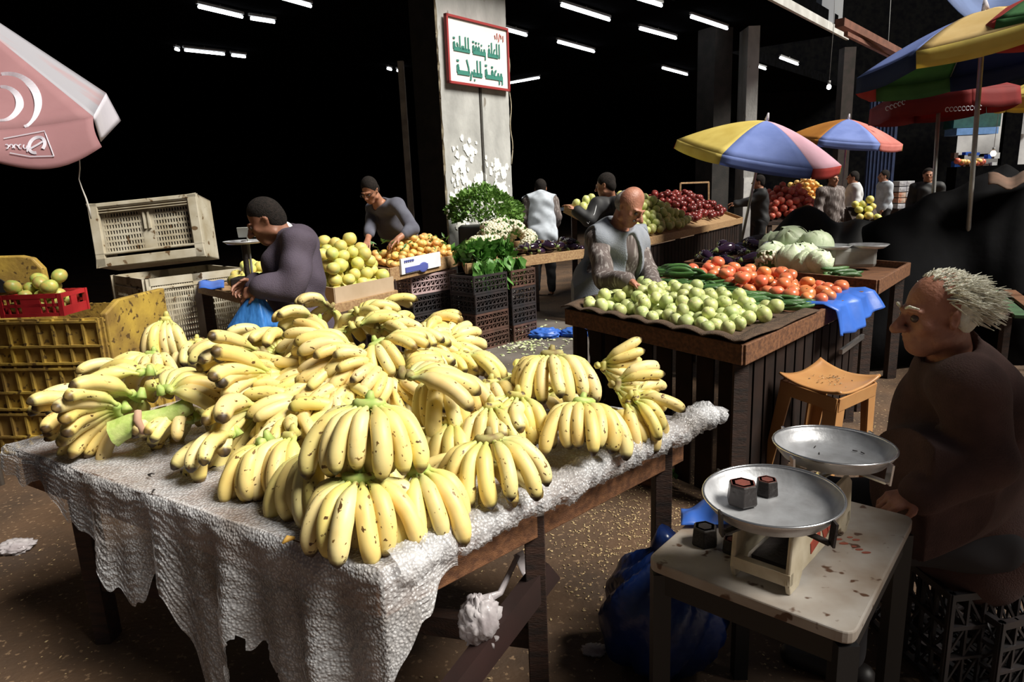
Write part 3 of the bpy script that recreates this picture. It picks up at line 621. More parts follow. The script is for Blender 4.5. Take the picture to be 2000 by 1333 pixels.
# nearest striped parasol
ap = D(1497, 236, 9.2); parasol('striped_parasol', 'large sunlit parasol with yellow, blue and pink panels over the back stalls', ap, (.17, -.20, 1), 1.06, .40,
    ['yellow', 'blue', 'pink', 'yellow', 'blue', 'red'], (D(1455, 470, 9.2).x - .12, D(1455, 470, 9.2).y + .2, 0), spin=R(-193), n=6, valc=['yellow', 'blue', 'red', 'yellow', 'blue', 'red'], val=.12)
ap = D(1657, 233, 13.5); parasol('striped_parasol', 'smaller parasol with orange, blue and coral panels further back', ap, (.10, -.12, 1), 1.02, .38,
    ['orange', 'blue', 'coral', 'yellow', 'blue', 'red'], (D(1637, 420, 13.5).x, 13.5, 0), spin=R(-200), n=6, val=.12)
# near right umbrellas
ap = D(1925, 22, 6.0); parasol('beach_umbrella', 'tilted multicoloured umbrella high at the right with yellow and blue panels', ap, (-.10, .10, 1), .98, .33,
    ['cream', 'orange', 'orange', 'yellow', 'navy', 'green', 'red', 'blue'], (D(1915, 400, 6.2).x - .05, 6.2, 0), spin=R(-152), valc=['yellow', 'orange', 'orange', 'yellow', 'navy', 'green', 'red', 'navy'], val=.13, poler=.02)
ap = D(1838, 150, 7.6); parasol('market_umbrella', 'shade-darkened red umbrella with faded white lettering below the multicoloured one', ap, (-.05, .05, 1), .68, .22,
    ['shaded_red'], (D(1835, 340, 7.6).x, 7.6, 0), spin=R(20), val=.17, poler=.02, n=6)  # red cloth darkened to hold the shading inside the canopy
ap = D(2080, -30, 5.4); parasol('beach_umbrella', 'red and green umbrella edge at the top right corner', ap, (0, 0, 1), .60, .25, ['red', 'green'], (D(2080, 400, 5.4).x, 5.4, 0), spin=R(150), val=.10)
ap = D(2050, 150, 8.0); parasol('beach_umbrella', 'yellow umbrella edge at the right side of the picture', ap, (0, 0, 1), .50, .2, ['yellow'], (D(2050, 400, 8.0).x, 8.0, 0), spin=R(10), val=.12)
# faded white lettering on the shade-darkened red umbrella
t = [o for o in SC.objects if o.name.startswith('market_umbrella')][0]
mb = MB(); random.seed(9)
for cx, cy, n_ in ((1733, 212, 5), (1850, 214, 9)):
    for k in range(n_):
        c = D(cx + k * 8, cy - k * (3 if n_ == 5 else .5), 6.80 if n_ == 9 else 6.95) - t.location; r_ = .016
        mb.tube([c + Vector((math.cos(a) * r_, 0, math.sin(a) * r_ * 1.3)) for a in np.linspace(.6, 5.4, 7)], .004, n=5)
mb.build('lettering', CLOTH['white'], t)
# blue tarpaulin awning at the top right
mb = MB(); mb.grid(lambda u, v: D(1850 + 190 * u, 2 + 34 * math.sin(u * PI) * v + 10 * u - 14 * (1 - v), 6.6 + 1.6 * (1 - v)) + Vector((0, 0, .05 * math.sin(u * 7 + v * 3) + .35 * (1 - v))), 16, 10)
o = mb.build('awning', CLOTH['slate'], solid=.004); tag(o, 'blue cloth awning sagging above the umbrellas at the top right', 'awning')
# pink umbrella corner, top left, seen from outside
apx = D(-229, -106, 3.9); r1, r2, r0 = D(182, 228, 3.15), D(207, 182, 4.1), D(-330, 235, 2.75)
t = thing('market_umbrella', 'pink and white umbrella corner with ring logo at the top left', 'umbrella', (apx.x, apx.y, 0))
O_ = Vector((apx.x, apx.y, 0)); rose, wht = CLOTH['rose'], CLOTH['white']
def pan(a, b, c, u, v, sg=.03): p = a.lerp(b.lerp(c, u), v); return p - Vector((0, 0, sg * 4 * u * (1 - u) * v)) - O_
mb = MB(); mb.grid(lambda u, v: pan(apx, r0, r1, u, v, .05), 16, 20); mb.build('canopy_panel', rose, t, solid=.003)
mb = MB(); mb.grid(lambda u, v: pan(apx, r1, r2, u, v, .01), 8, 20); 
vv = lambda k: k
mb.build('canopy_panel', mat('canvas_rose_white', (.52, .51, .56), (.56, .42, .45), sc=1.3, rough=.75, trans=.4, lo=.50, hi=.56), t, solid=.003)
h1 = D(199, 287, 3.10) - r1; h0 = D(-330, 240 + 55, 2.7) - r0
def val(u, v):
    p = pan(apx, r0, r1, u, 1, .05) + O_; h = h0.lerp(h1, u) * (1.0 + .45 * math.sin(PI * min(1, max(0, (1 - u) * 2.2))) * .9)
    return p + h * v + Vector((0, -.02, 0)) * math.sin(PI * v) - O_
mb = MB(); mb.grid(val, 26, 8); mb.build('valance', rose, t, solid=.003)
h2 = D(236, 236, 4.15) - r2; hb = D(197, 277, 3.3) - r1
mb = MB(); mb.grid(lambda u, v: r1.lerp(r2, u) + hb.lerp(h2, u) * v * (1 - .0 * u) - O_, 10, 6); mb.build('valance', wht, t, solid=.003)
# third and fourth sides, pole
r3 = D(-500, 150, 4.6)
for a, b in ((r2, r3), (r3, r0)): mb = MB(); mb.grid(lambda u, v: pan(apx, a, b, u, v, .03), 8, 8); mb.build('canopy_panel', rose, t, solid=.003)
mb = MB(); mb.tube([Vector((0, 0, 0)), apx - O_ + Vector((0, 0, .03))], .022, n=10); mb.build('pole', m_pole, t)
# ring logo and boxed letter e, white print laid on the cloth
def on(fn, px, py, off=.007):                 # point of a curved cloth on a sight line, lifted just off it
    d = ray(px, py).normalized(); e = Vector((0, 0, EYE)) - O_; best = (9, .5, .5); st = .5; u0 = v0 = .5
    for it in range(9):
        for i in range(-4, 5):
            for j in range(-4, 5):
                u, v = min(1, max(0, u0 + st * i / 4)), min(1, max(0, v0 + st * j / 4)); w_ = (fn(u, v) - e); k = (w_ - d * w_.dot(d)).length
                if k < best[0]: best = (k, u, v)
        u0, v0 = best[1:]; st *= .5
    p = fn(u0, v0); n = (fn(min(1, u0 + .01), v0) - fn(max(0, u0 - .01), v0)).cross(fn(u0, min(1, v0 + .01)) - fn(u0, max(0, v0 - .01))).normalized()
    return p + n * (off if n.dot(e - p) > 0 else -off)
def stroke(pts, w_, pl):
    if not hasattr(w_, '__len__'): pts = [(a[0] + (b[0] - a[0]) * k / 6, a[1] + (b[1] - a[1]) * k / 6) for a, b in zip(pts[:-1], pts[1:]) for k in range(6)] + [pts[-1]]
    P3 = [on(pl, x, y) for x, y in pts]; cm = Vector((0, 0, EYE)) - O_; vs = []
    for i, p in enumerate(P3):
        d = (P3[min(i + 1, len(P3) - 1)] - P3[max(i - 1, 0)]).normalized(); s_ = d.cross((cm - p).normalized()).normalized() * (w_[i] if hasattr(w_, '__len__') else w_); vs += [p + s_, p - s_]
    return vs, [(2 * i, 2 * i + 1, 2 * i + 3, 2 * i + 2) for i in range(len(P3) - 1)]
mb = MB(); pl = lambda u, v: pan(apx, r0, r1, u, v, .05)
for cx, cy, r_, rr, a0, a1, w_ in ((2, 205, 38, 33, -1.57, 1.75, .014), (12, 205, 64, 58, -1.7, .95, .016)):
    an = np.linspace(a0, a1, 26); mb.add(*stroke([(cx + r_ * math.cos(a), cy + rr * math.sin(a)) for a in an], [w_ * (.35 + .65 * math.sin(PI * min(1, (i + .5) / 25 * 1.1))) for i in range(26)], pl))
mb.build('ring_logo', wht, t, solid=.0008)
pv = val; mb = MB()
for pts in ([(8, 273), (88, 258), (106, 306)], [(20, 300), (60, 307), (106, 306)]): mb.add(*stroke(pts, .0022, pv))
an = np.linspace(-.5, 4.9, 24); mb.add(*stroke([(73 + 15 * math.cos(a) + 4 * math.sin(a), 285 - 15 * math.sin(a)) for a in an], .006, pv)); mb.add(*stroke([(60, 292), (75, 284), (88, 276)], .0035, pv))
for k in range(5): an = np.linspace(0 + k, 4.2 + k, 9); mb.add(*stroke([(50 - 9 * k + 3.5 * math.cos(a), 288 + 4 * math.sin(a)) for a in an], .0022, pv))
mb.add(*stroke([(54, 286), (54, 298)], .0022, pv))
mb.build('letter_logo', wht, t, solid=.0008)
t2 = thing('hanging_cord', 'frayed cord hanging from the pink umbrella corner', 'cord', D(155, 313, 3.12))
mb = MB(); pr = [(155, 306), (156, 330), (154, 350), (160, 368), (168, 388), (174, 408), (178, 428)]; mb.tube([D(x, y, 3.12) - t2.location for x, y in pr], [.0025, .003, .0025, .003, .004, .005, .003], n=6); mb.build('cord', mat('grey_cord', (.45, .43, .4), rough=.8), t2)
# brown steel beam and gutter at the top
def bar(name, lab, cat, a, b, w_, h_, m):
    o_ = a; mb = MB(); mb.beam(Vector((0, 0, 0)), b - a, w_, h_); o = mb.build(name, m); o.location = a; return tag(o, lab, cat)
m_brn = mat('rusty_beam', (.22, .09, .06), (.14, .06, .04), rough=.7)
bar('steel_beam', 'rusty brown roof beam slanting behind the right umbrellas, upper', 'beam', D(1640, 44, 9.6), D(1790, 122, 12.0), .12, .10, m_brn)
bar('steel_beam', 'thin lower rail under the rusty brown roof beam', 'beam', D(1652, 66, 9.6), D(1760, 120, 12.0), .05, .05, m_brn)
bar('vent_pipe', 'grey pipe standing on the whitewashed roof edge', 'pipe', HF(9.3, -2.0, 4.74), HF(9.3, -2.0, 5.3), .28, .28, mat('grey_pipe', (.4, .42, .46), rough=.5))
bar('vent_pipe', 'second grey pipe beside the first on the whitewashed roof edge', 'pipe', HF(10.0, -2.0, 4.74), HF(10.0, -2.0, 5.4), .24, .24, mat('grey_pipe_b', (.45, .47, .5), rough=.5))
# cloths added overhead, outside the picture, only to shade the near ground and the old man
mb = MB(); mb.grid(lambda u, v: Vector((-4.2 + 5.0 * u, -3.2 + 3.4 * v, 2.75 + .06 * math.sin(u * 9) + .05 * math.sin(v * 7))), 14, 10); tag(mb.build('awning', mat('brown_shade_cloth', (.10, .07, .05), (.07, .05, .04), rough=.9), solid=.01), 'added brown shade cloth above the camera, out of view', 'awning')
parasol('market_umbrella', 'added unseen umbrella keeping sun off the seated old man', (2.75, .95, 2.85), (0, 0, 1), .80, .30, ['navy', 'slate'], (3.0, .8, 0), spin=.3, val=.15, poler=.02)
# ------------------------------------------------------------------ banana table
TZ = .80
tN, tL, tR = U(745, 1118, TZ), U(12, 872, TZ), U(1362, 822, TZ); tF = Vector((-1.0, 3.35, TZ))
eNL = (tL - tN).normalized(); eNR = (tR - tN).normalized(); oL = Vector((-abs(eNL.y), -abs(eNL.x), 0)).normalized(); oR = Vector((eNR.y, -eNR.x, 0)).normalized()
tab = thing('banana_table', 'low wooden market table carrying the banana heap under bubble wrap', 'table', (tN.x, tN.y, 0))
def loc(p): return Vector(p) - Vector((tN.x, tN.y, 0))
cc = (tN + tL + tR + tF) / 4
def ins(p, d): return p + (cc - p).normalized() * d
mb = MB(); mb.prism([(loc(ins(p, .03)).x, loc(ins(p, .03)).y) for p in (tN, tR, tF, tL)], TZ - .045, TZ - .012); mb.build('tabletop', M['wood'], tab, bevel=.004)
mb = MB(); ps = [ins(p, .06) for p in (tN, tR, tF, tL)]
for a, b in zip(ps, ps[1:] + ps[:1]): mb.beam(loc(a) - Vector((0, 0, .10)), loc(b) - Vector((0, 0, .10)), .03, .10)
mb.build('apron', M['wood'], tab, bevel=.003)
LEGP = [U(1020, 1010, .6), tR.lerp(tN, .10) - oR * .06, tL.lerp(tN, .12) - oL * .12, tF.lerp(cc, .12), tN.lerp(tL, .16) - oL * .2]
LEGP[0] = tN.lerp(tR, .42) - oR * .07
for p in LEGP:
    mb = MB(); q = loc(Vector((p.x, p.y, 0))); mb.beam(q, q + Vector((0, 0, TZ - .05)), .08, .06); mb.build('leg', M['wood_d'], tab, bevel=.003)
mb = MB(); q0, q1 = loc(Vector((LEGP[0].x, LEGP[0].y, .30))), loc(Vector((LEGP[2].x, LEGP[2].y, .26)))
mb.beam(q0, q1, .05, .07); mb.build('stretcher', M['wood_d'], tab)
mb = MB(); q0 = loc(tN.lerp(tR, .02) - oR * .12); q0.z = .12; q1 = loc(tN.lerp(tR, .45) - oR * .05); q1.z = .52; mb.beam(q0, q1, .05, .08); mb.build('brace', mat('reddish_board', (.035, .012, .01), (.02, .008, .006), rough=.9), tab)
# bubble wrap
def wrap_mat():
    m = bpy.data.materials.new('bubble_wrap'); m.use_nodes = True; N = m.node_tree.nodes; L = m.node_tree.links; b = N['Principled BSDF']
    tc = N.new('ShaderNodeTexCoord')
    v = N.new('ShaderNodeTexVoronoi'); v.inputs['Scale'].default_value = 120; L.new(tc.outputs['Object'], v.inputs['Vector'])
    n = N.new('ShaderNodeTexNoise'); n.inputs['Scale'].default_value = 5; n.inputs['Detail'].default_value = 5; L.new(tc.outputs['Object'], n.inputs['Vector'])
    r = N.new('ShaderNodeMapRange'); r.inputs[1].default_value = .42; r.inputs[2].default_value = .68; L.new(n.outputs['Fac'], r.inputs[0])
    x = N.new('ShaderNodeMix'); x.data_type = 'RGBA'; L.new(r.outputs[0], x.inputs[0]); x.inputs[6].default_value = (.82, .82, .85, 1); x.inputs[7].default_value = (.42, .38, .36, 1)
    L.new(x.outputs[2], b.inputs['Base Color']); b.inputs['Roughness'].default_value = .16; b.inputs['Coat Weight'].default_value = .35; b.inputs['Coat Roughness'].default_value = .12
    bp = N.new('ShaderNodeBump'); bp.invert = True; bp.inputs['Strength'].default_value = .8; bp.inputs['Distance'].default_value = .004; L.new(v.outputs['Distance'], bp.inputs['Height']); 
    bp2 = N.new('ShaderNodeBump'); bp2.inputs['Strength'].default_value = .18; bp2.inputs['Distance'].default_value = .02; n3 = N.new('ShaderNodeTexNoise'); n3.inputs['Scale'].default_value = 16; n3.inputs['Detail'].default_value = 3
    L.new(tc.outputs['Object'], n3.inputs['Vector']); L.new(n3.outputs['Fac'], bp2.inputs['Height']); L.new(bp.outputs[0], bp2.inputs['Normal']); L.new(bp2.outputs[0], b.inputs['Normal'])
    L.new(bp2.outputs[0], b.inputs['Coat Normal'])
    ra = N.new('ShaderNodeMapRange'); ra.inputs[3].default_value = .90; ra.inputs[4].default_value = .42; ra.inputs[1].default_value = 0; ra.inputs[2].default_value = .55; L.new(v.outputs['Distance'], ra.inputs[0]); L.new(ra.outputs[0], b.inputs['Alpha'])
    return m
M['wrap'] = wrap_mat()
def nz(x, y, s=1.0): return (math.sin(x * 7.3 * s + 1.3 * math.sin(y * 5.1 * s)) + math.sin(y * 9.7 * s + 2.1 * math.sin(x * 4.3 * s)) + math.sin((x + y) * 15.1 * s)) / 3
mb = MB(); O = Vector((tN.x, tN.y, 0))
def top(u, v):
    p = tN.lerp(tR, u).lerp(tL.lerp(tF, u), v); p = Vector((p.x, p.y, TZ + .006 + .006 * nz(p.x, p.y, 1.3))); return p - O
mb.grid(top, 60, 70)
HANG = [(-.06, .06), (0, .08), (.07, .11), (.15, .10), (.24, .20), (.33, .28), (.42, .42), (.47, .30), (.51, .25), (.56, .42), (.60, .62), (.86, .70), (.93, .58), (.97, .42), (1.0, .30), (1.04, .17), (1.08, .10), (1.12, .08)]
def hang(s):
    for (a, ha), (b, hb) in zip(HANG[:-1], HANG[1:]):
        if s <= b: return ha + (hb - ha) * (s - a) / (b - a)
    return HANG[-1][1]
def edge(s):                                        # L (0) -> N (1) -> a little of the right side
    if s <= 1: p = tL.lerp(tN, s); o = oL
    else: p = tN.lerp(tR, (s - 1) * 1.3); o = oR
    k = min(1, max(0, (s - .96) / .08)); o = (oL.lerp(oR, k)).normalized(); return p, o
def drape(u, v):
    s = -.03 + 1.15 * u; p, o = edge(min(max(s, 0), 1.12)); h = hang(s) * (1 + .04 * math.sin(s * 173)) + .012 * math.sin(s * 90)
    fold = (math.sin(s * 38) + .6 * math.sin(s * 71 + 2) + .4 * math.sin(s * 19 + 1)) / 2
    d = v * h
    out = .02 * min(1, d / .03) + fold * .045 * min(1, d / .3) + .02 * d + .004 * nz(s * 3, v * 3, 3)
    q = p + o * out; z = TZ + .008 - max(0, d - .0) * .995; z -= .0
    if d < .02: z = TZ + .008 - d * .4
    return Vector((q.x, q.y, z + .004 * nz(s * 2, 1.0))) - O
def hole(u, v):
    s = -.03 + 1.15 * u; d = v * hang(s)
    e = ((s - .725) / .055) ** 2 + ((d - .43 - .6 * (s - .72)) / .10) ** 2
    return e < 1 + .25 * math.sin(s * 140 + d * 60) and d > .3
mb.grid(drape, 230, 60, skip=hole)
def roll(u, v):                                     # the wrap bundled along the right edge
    p = tN.lerp(tR, u * 1.035 + .02); a = -R(50) + R(250) * v; r_ = .029 + .012 * (nz(u * 5, 0.3, 2.1) * .5 + .5) + .006 * nz(u * 13, v * 4, 2) + .004 * nz(u * 40, v * 9, 2)
    if u > .9: r_ *= 1 + 1.1 * (u - .9)
    c = p - oR * .014 + Vector((0, 0, -.006 + .012 * nz(u * 4, 1)))
    q = c + oR * (math.cos(a - R(30)) * r_ * 1.5) + Vector((0, 0, math.sin(a - R(30)) * r_ * 1.25)) * -1 * -1
    return q - O
mb.grid(roll, 150, 16)
random.seed(3)
for k in range(7):                                  # ragged twisted end at the far right corner
    b = tR + eNR * (.05 + .012 * k) + oR * random.uniform(-.01, .03) + Vector((0, 0, random.uniform(-.02, .01))); d = eNR * random.uniform(.02, .06) + Vector((random.uniform(-.02, .03), random.uniform(-.02, .02), random.uniform(-.06, .0)))
    mb.tube([b - O - d * .5, b - O + d * .4, b - O + d], [.028, .018, .003], n=7)
wr = mb.build('bubble_wrap', M['wrap']); wr.location = O
tag(wr, 'clear bubble wrap sheet over the banana table, torn and hanging down its left side', 'bubble wrap')
# ------------------------------------------------------------------ banana hands: pixel of the crown, its height, then how the fan lies
random.seed(11)
HANDS = [
 # px, py, z, yaw, tilt, roll, n, span, s, rows, dome, label
 (702, 932, .96, -98, 6, 0, 9, 215, 1.06, 2, 1, 'big fan of bananas nearest the camera on the table corner'),
 (815, 915, .95, -66, 2, 6, 5, 115, 1.06, 1, 1, 'narrow fan of bananas right of the one on the near table corner'),
 (722, 788, 1.12, -92, 8, 0, 9, 200, 1.06, 2, 1, 'large high fan with a green crown on top of the front fans'),
 (955, 856, .985, -80, 8, 0, 8, 220, .98, 1, 1, 'hand with a dark hollow crown at the right front edge'),
 (1140, 785, .985, -60, 14, -14, 11, 225, .98, 1, 1, 'wide fan of bananas near the middle of the right table edge'),
 (1078, 692, 1.09, -92, 14, 0, 9, 180, 1.04, 1, 1, 'hand with a brown stalk perched high on the right of the table'),
 (628, 876, .965, -135, 0, 14, 6, 110, 1.16, 1, 1, 'row of long curved bananas left of the large high fan'),
 (520, 862, .945, -150, 0, 10, 6, 100, 1.06, 1, 1, 'small green-tipped hand at the front left edge of the heap'),
 (572, 850, .96, -120, 6, 8, 5, 90, 1.05, 1, 1, 'hand tucked behind the row of long curved bananas'),
 (862, 725, 1.08, -78, -2, 6, 7, 130, 1.10, 1, 1, 'tight upright hand behind the large high fan'),
 (880, 820, .95, -100, -2, 0, 6, 120, 1.05, 1, 1, 'shaded hand between the high fan and the hollow-crowned hand'),
 (960, 745, 1.0, -75, -2, 0, 9, 220, .86, 1, 0, 'small starry fan behind the perched hand'),
 (1172, 715, 1.0, -25, -4, 80, 6, 90, .9, 1, 0, 'stacked bananas behind the perched hand, above the right edge'),
 (1200, 752, .97, -30, -2, 60, 6, 100, .92, 1, 0, 'bananas stacked sideways right of the perched hand'),
 (1235, 775, .95, -5, 8, 20, 6, 140, .85, 1, 0, 'flat hand lying second from the right corner'),
 (1225, 785, .93, -45, 2, 0, 5, 100, .90, 1, 1, 'small drooping hand at the far right corner of the table'),
 (1030, 800, .95, -150, 6, 40, 5, 80, 1.0, 1, 0, 'small hand lying flat between the two right hand fans'),
 (960, 790, .99, -60, 0, 0, 7, 160, .95, 1, 1, 'hand filling the hollow left of the flat bananas'),
 (1010, 770, 1.0, -110, 0, 0, 6, 140, .95, 1, 1, 'hand under the perched one, facing the near corner'),
 (790, 735, 1.13, 20, 4, 0, 5, 100, 1.05, 1, 0, 'few arched bananas just behind the large high crown'),
 (905, 695, 1.02, 10, 20, 0, 5, 110, .95, 1, 1, 'arched hand standing on the back right of the heap'),
 (1010, 725, .98, 30, 10, 10, 6, 130, .85, 1, 0, 'loose hand behind the perched one, at the back edge'),
 (325, 622, 1.09, -80, -8, 0, 5, 85, 1.12, 1, 1, 'upright hand standing at the top left of the heap'),
 (300, 690, .97, -100, 0, 0, 6, 150, 1.0, 1, 0, 'hand lying below the upright one at the left'),
 (385, 665, .97, -60, 0, 0, 7, 190, .95, 1, 0, 'hand just right of the upright one, at the back edge'),
 # the large stem on the left
 (320, 765, 1.02, 60, 24, 0, 10, 170, 1.0, 1, 0, 'open fan showing its cut stalks beside the thick green stem'),
 (270, 775, 1.0, 172, 10, 40, 9, 150, 1.1, 1, 0, 'hand on the thick green stem, pointing left'),
 (240, 800, .97, 195, 0, 60, 8, 130, 1.08, 1, 0, 'low hand of bananas under the thick green stem'),
 (290, 730, 1.05, 145, 10, 14, 8, 140, 1.1, 1, 0, 'top hand on the thick green stem'),
 (190, 765, .97, 172, -4, 30, 8, 140, .98, 1, 0, 'leftmost hand of the whole banana heap'),
 (190, 808, .94, 185, 0, 60, 7, 120, .95, 1, 0, 'lowest hand at the left end of the heap'),
 (260, 720, 1.0, 160, 0, 30, 8, 150, 1.0, 1, 0, 'hand behind the top one on the thick green stem'),
 (380, 820, .90, -170, 0, 30, 6, 110, .95, 1, 0, 'greenish hand beside the butt of the sideways stack'),
 # front stack left of centre
 (510, 692, 1.09, 192, 0, 64, 8, 105, 1.14, 1, 0, 'tall stack of sideways bananas left of centre, upper hand'),
 (535, 735, 1.04, 198, -4, 68, 8, 110, 1.18, 1, 0, 'tall stack of sideways bananas left of centre, middle hand'),
 (510, 800, .96, 212, -8, 62, 7, 100, 1.16, 1, 0, 'tall stack of sideways bananas left of centre, lower hand'),
 (450, 678, 1.03, 150, 4, 20, 7, 130, 1.0, 1, 0, 'hand behind the tall sideways stack'),
 (545, 770, 1.0, -80, -14, 20, 5, 80, 1.08, 1, 1, 'dangling hand on the right side of the tall sideways stack'),
 (460, 850, .91, -150, 0, 30, 6, 110, 1.02, 1, 0, 'flat greenish hand under the sideways stack'),
]
for (px, py, z, yaw, ti, ro, n, sp, s, rows, dm, lab) in HANDS:
    hand_of_bananas(U(px, py, z), yaw, ti, ro, n, sp, s, lab, None, rows, dome=bool(dm))
# the long mound at the back centre
MND = [(690, 640, 1.15, 100), (620, 625, 1.13, 150), (760, 625, 1.12, 60), (700, 610, 1.14, 80), (562, 664, 1.09, 185), (830, 660, 1.07, 20), (650, 665, 1.14, 230), (735, 670, 1.14, -60),
       (800, 690, 1.07, -20), (600, 690, 1.09, 215), (670, 705, 1.09, 245), (740, 715, 1.07, -90), (630, 740, 1.03, 235), (575, 735, 1.04, 220), (700, 750, 1.02, 250), (600, 785, .98, 232), (650, 795, .96, 240),
       (575, 830, .93, 225), (860, 700, 1.02, -30), (820, 640, 1.07, 55), (645, 600, 1.10, 120), (735, 603, 1.10, 75), (850, 735, .98, -70), (690, 820, .93, -100), (530, 662, 1.03, 150),
       (780, 655, 1.11, 10), (700, 685, 1.12, -100), (620, 655, 1.13, 190), (775, 735, 1.03, -40), (870, 670, 1.03, 10), (545, 690, 1.06, 205), (660, 770, .99, 235), (480, 668, .98, 130), (740, 640, 1.14, 30)]
def rowname(y): return 'crest' if y < 642 else 'upper middle row' if y < 690 else 'lower middle row' if y < 742 else 'bottom row'
ORD = ['leftmost', 'second from left', 'third from left', 'fourth from left', 'fifth from left', 'sixth from left', 'seventh from left', 'eighth from left', 'ninth from left', 'tenth from left', 'eleventh from left', 'twelfth from left', 'thirteenth from left']
for i, (px, py, z, yaw) in enumerate(MND):
    k = sorted(m[0] for m in MND if rowname(m[1]) == rowname(py)).index(px)
    hand_of_bananas(U(px, py, z - .01), yaw + random.uniform(-12, 12), random.uniform(2, 12), random.choice((-1, 1)) * random.uniform(15, 50), random.randint(8, 9), random.uniform(140, 185), random.uniform(.86, .98),
                    'banana hand in the long back mound, ' + ORD[k] + ' in its ' + rowname(py), 'banana hands in the back mound')
# supporting layer under the mound
for i, (x, y, z, yaw) in enumerate([(-.95, 2.55, .93, 120), (-.55, 2.9, .93, 60), (-.35, 2.45, .92, -10), (-.75, 2.25, .92, 200), (-.15, 2.15, .90, -60), (-.5, 1.95, .90, -110), (.1, 2.4, .90, 30), (.3, 2.2, .89, -40), (-1.15, 2.3, .92, 180), (-.1, 1.8, .90, -80), (-.9, 2.9, .93, 90), (-.7, 2.6, 1.0, 160), (-.45, 2.6, 1.0, 10), (.0, 2.6, .9, 50)]):
    hand_of_bananas((x, y, z), yaw, 6, random.uniform(-20, 20), 9, 230, .95, 'hand of bananas buried low in the middle of the heap', 'banana hands under the heap', rows=2 if i < 6 else 1)
# thick green fruit stalk
a, b = U(222, 848, .90), U(372, 792, .97)
t = thing('banana_peduncle', 'thick green cut banana stem lying at the left of the heap', 'stem', (a + b) / 2)
o = (a + b) / 2; mb = MB(); d = b - a; n_ = 22; vs = []
x_ = d.normalized().orthogonal().normalized(); y_ = d.normalized().cross(x_)
for j in range(12):
    c = a + d * (j / 11) - o + Vector((0, 0, .008 * math.sin(j * .6)))
    for k in range(n_):
        an = 2 * PI * k / n_; r_ = (.040 - .012 * j / 11) * (1 + .05 * math.cos(an * 7)) * (1.1 if j == 0 else 1); vs.append(c + (x_ * math.cos(an) + y_ * math.sin(an)) * r_)
mb.add(vs, [(j * n_ + k, j * n_ + (k + 1) % n_, (j + 1) * n_ + (k + 1) % n_, (j + 1) * n_ + k) for j in range(11) for k in range(n_)] + [tuple(range(n_ * 11, n_ * 12))], True)
mb.build('stalk', mat('stem_green', (.34, .46, .11), (.48, .56, .19), sc=30, rough=.55, bump=.3, bsc=50, c3=(.2, .14, .05), t3=.7), t)
mb = MB(); mb.add(vs[:n_] + [a - o + d * .02], [(k, (k + 1) % n_, n_) for k in range(n_)]); mb.build('cut_end', mat('cut_end_dark', (.05, .05, .015), (.03, .025, .01), rough=.9), t)
mb = MB(); c = a.lerp(b, .42) - o; mb.tube([c + Vector((-.01, -.02, .045)), c + Vector((-.005, -.04, .02)), c + Vector((.01, -.045, -.02)), c + Vector((.035, -.04, -.025))], [.012, .014, .012, .008], n=6)
mb.build('bract_scar', mat('scar_pink_brown', (.55, .38, .27), (.35, .2, .13), rough=.8), t)
# crumbs and black flower tips on the wrap
for k in range(16):
    p = U(random.uniform(340, 420), random.uniform(880, 935), TZ + .015) if k < 9 else U(random.choice((220, 250, 290, 555, 600)) + random.uniform(-12, 12), random.uniform(895, 960), TZ + .015)
    mb = MB(); d = Vector((random.uniform(-1, 1), random.uniform(-1, 1), 0)).normalized() * .012
    mb.tube([Vector(-d), Vector((0, 0, .003)), d * .8], [.002, .0032, .001], n=5); o_ = mb.build('dried_blossom', M['iron']); o_.location = p
    tag(o_, 'tiny black dried banana blossom on the bubble wrap', 'debris', 'dried blossoms on the wrap')
p = U(563, 1058, TZ + .018); mb = MB(); mb.tube([(-.012, -.01, 0), (0, 0, .008), (.014, .008, .004)], [.003, .009, .004], n=6); o_ = mb.build('peel_scrap', mat('peel_scrap', (.65, .38, .08), rough=.6)); o_.location = p
tag(o_, 'small orange brown scrap of peel on the wrap near the front edge', 'debris')
# ------------------------------------------------------------------ produce
def q4(q, u, v): return q[0].lerp(q[1], u).lerp(q[3].lerp(q[2], u), v)
def pile(q, r, n, h, name, label, cat, group, meshes, shape=None, sq=1.0, flat=True, rnd=None, vary=.12, mask=None):
    """drops n round things on the quad q (front-left, front-right, back-right, back-left), heaped to h"""
    rnd = rnd or random; done = []; rs = []; out = []
    q = [Vector(p) for p in q]
    W = max((q[1] - q[0]).length, .01); Dp = max((q[3] - q[0]).length, .01); mu = min(.3, r / W); mv = min(.3, r / Dp)
    shape = shape or (lambda u, v: min(1, 3.2 * min(u, 1 - u, v, 1 - v)) ** .7)
    for i in range(n):
        best = None; rr = r * rnd.uniform(1 - vary, 1 + vary)
        for k in range(34):
            u, v = rnd.uniform(mu, 1 - mu), rnd.uniform(mv, 1 - mv)
            if mask and not mask(u, v): continue
            b = q4(q, u, v); z = b.z + rr * sq
            if done:
                P = np.array(done); dx = P[:, 0] - b.x; dy = P[:, 1] - b.y; d2 = dx * dx + dy * dy; s_ = (np.array(rs) + rr) ** 2 * .93
                ok = d2 < s_
                if ok.any(): z = max(z, float((P[ok, 2] + np.sqrt(s_[ok] - d2[ok]) * sq * .97).max()))
            sc_ = z - (b.z + h * shape(u, v))
            if best is None or sc_ < best[0]: best = (sc_, b.x, b.y, z)
        _, x, y, z = best; done.append((x, y, z)); rs.append(rr)
        o = put(rnd.choice(meshes), name, None, (x, y, z), (rnd.uniform(-.5, .5), rnd.uniform(-.5, .5), rnd.uniform(0, 6.28)), rr)
        tag(o, label, cat, group); out.append(o)
    return out
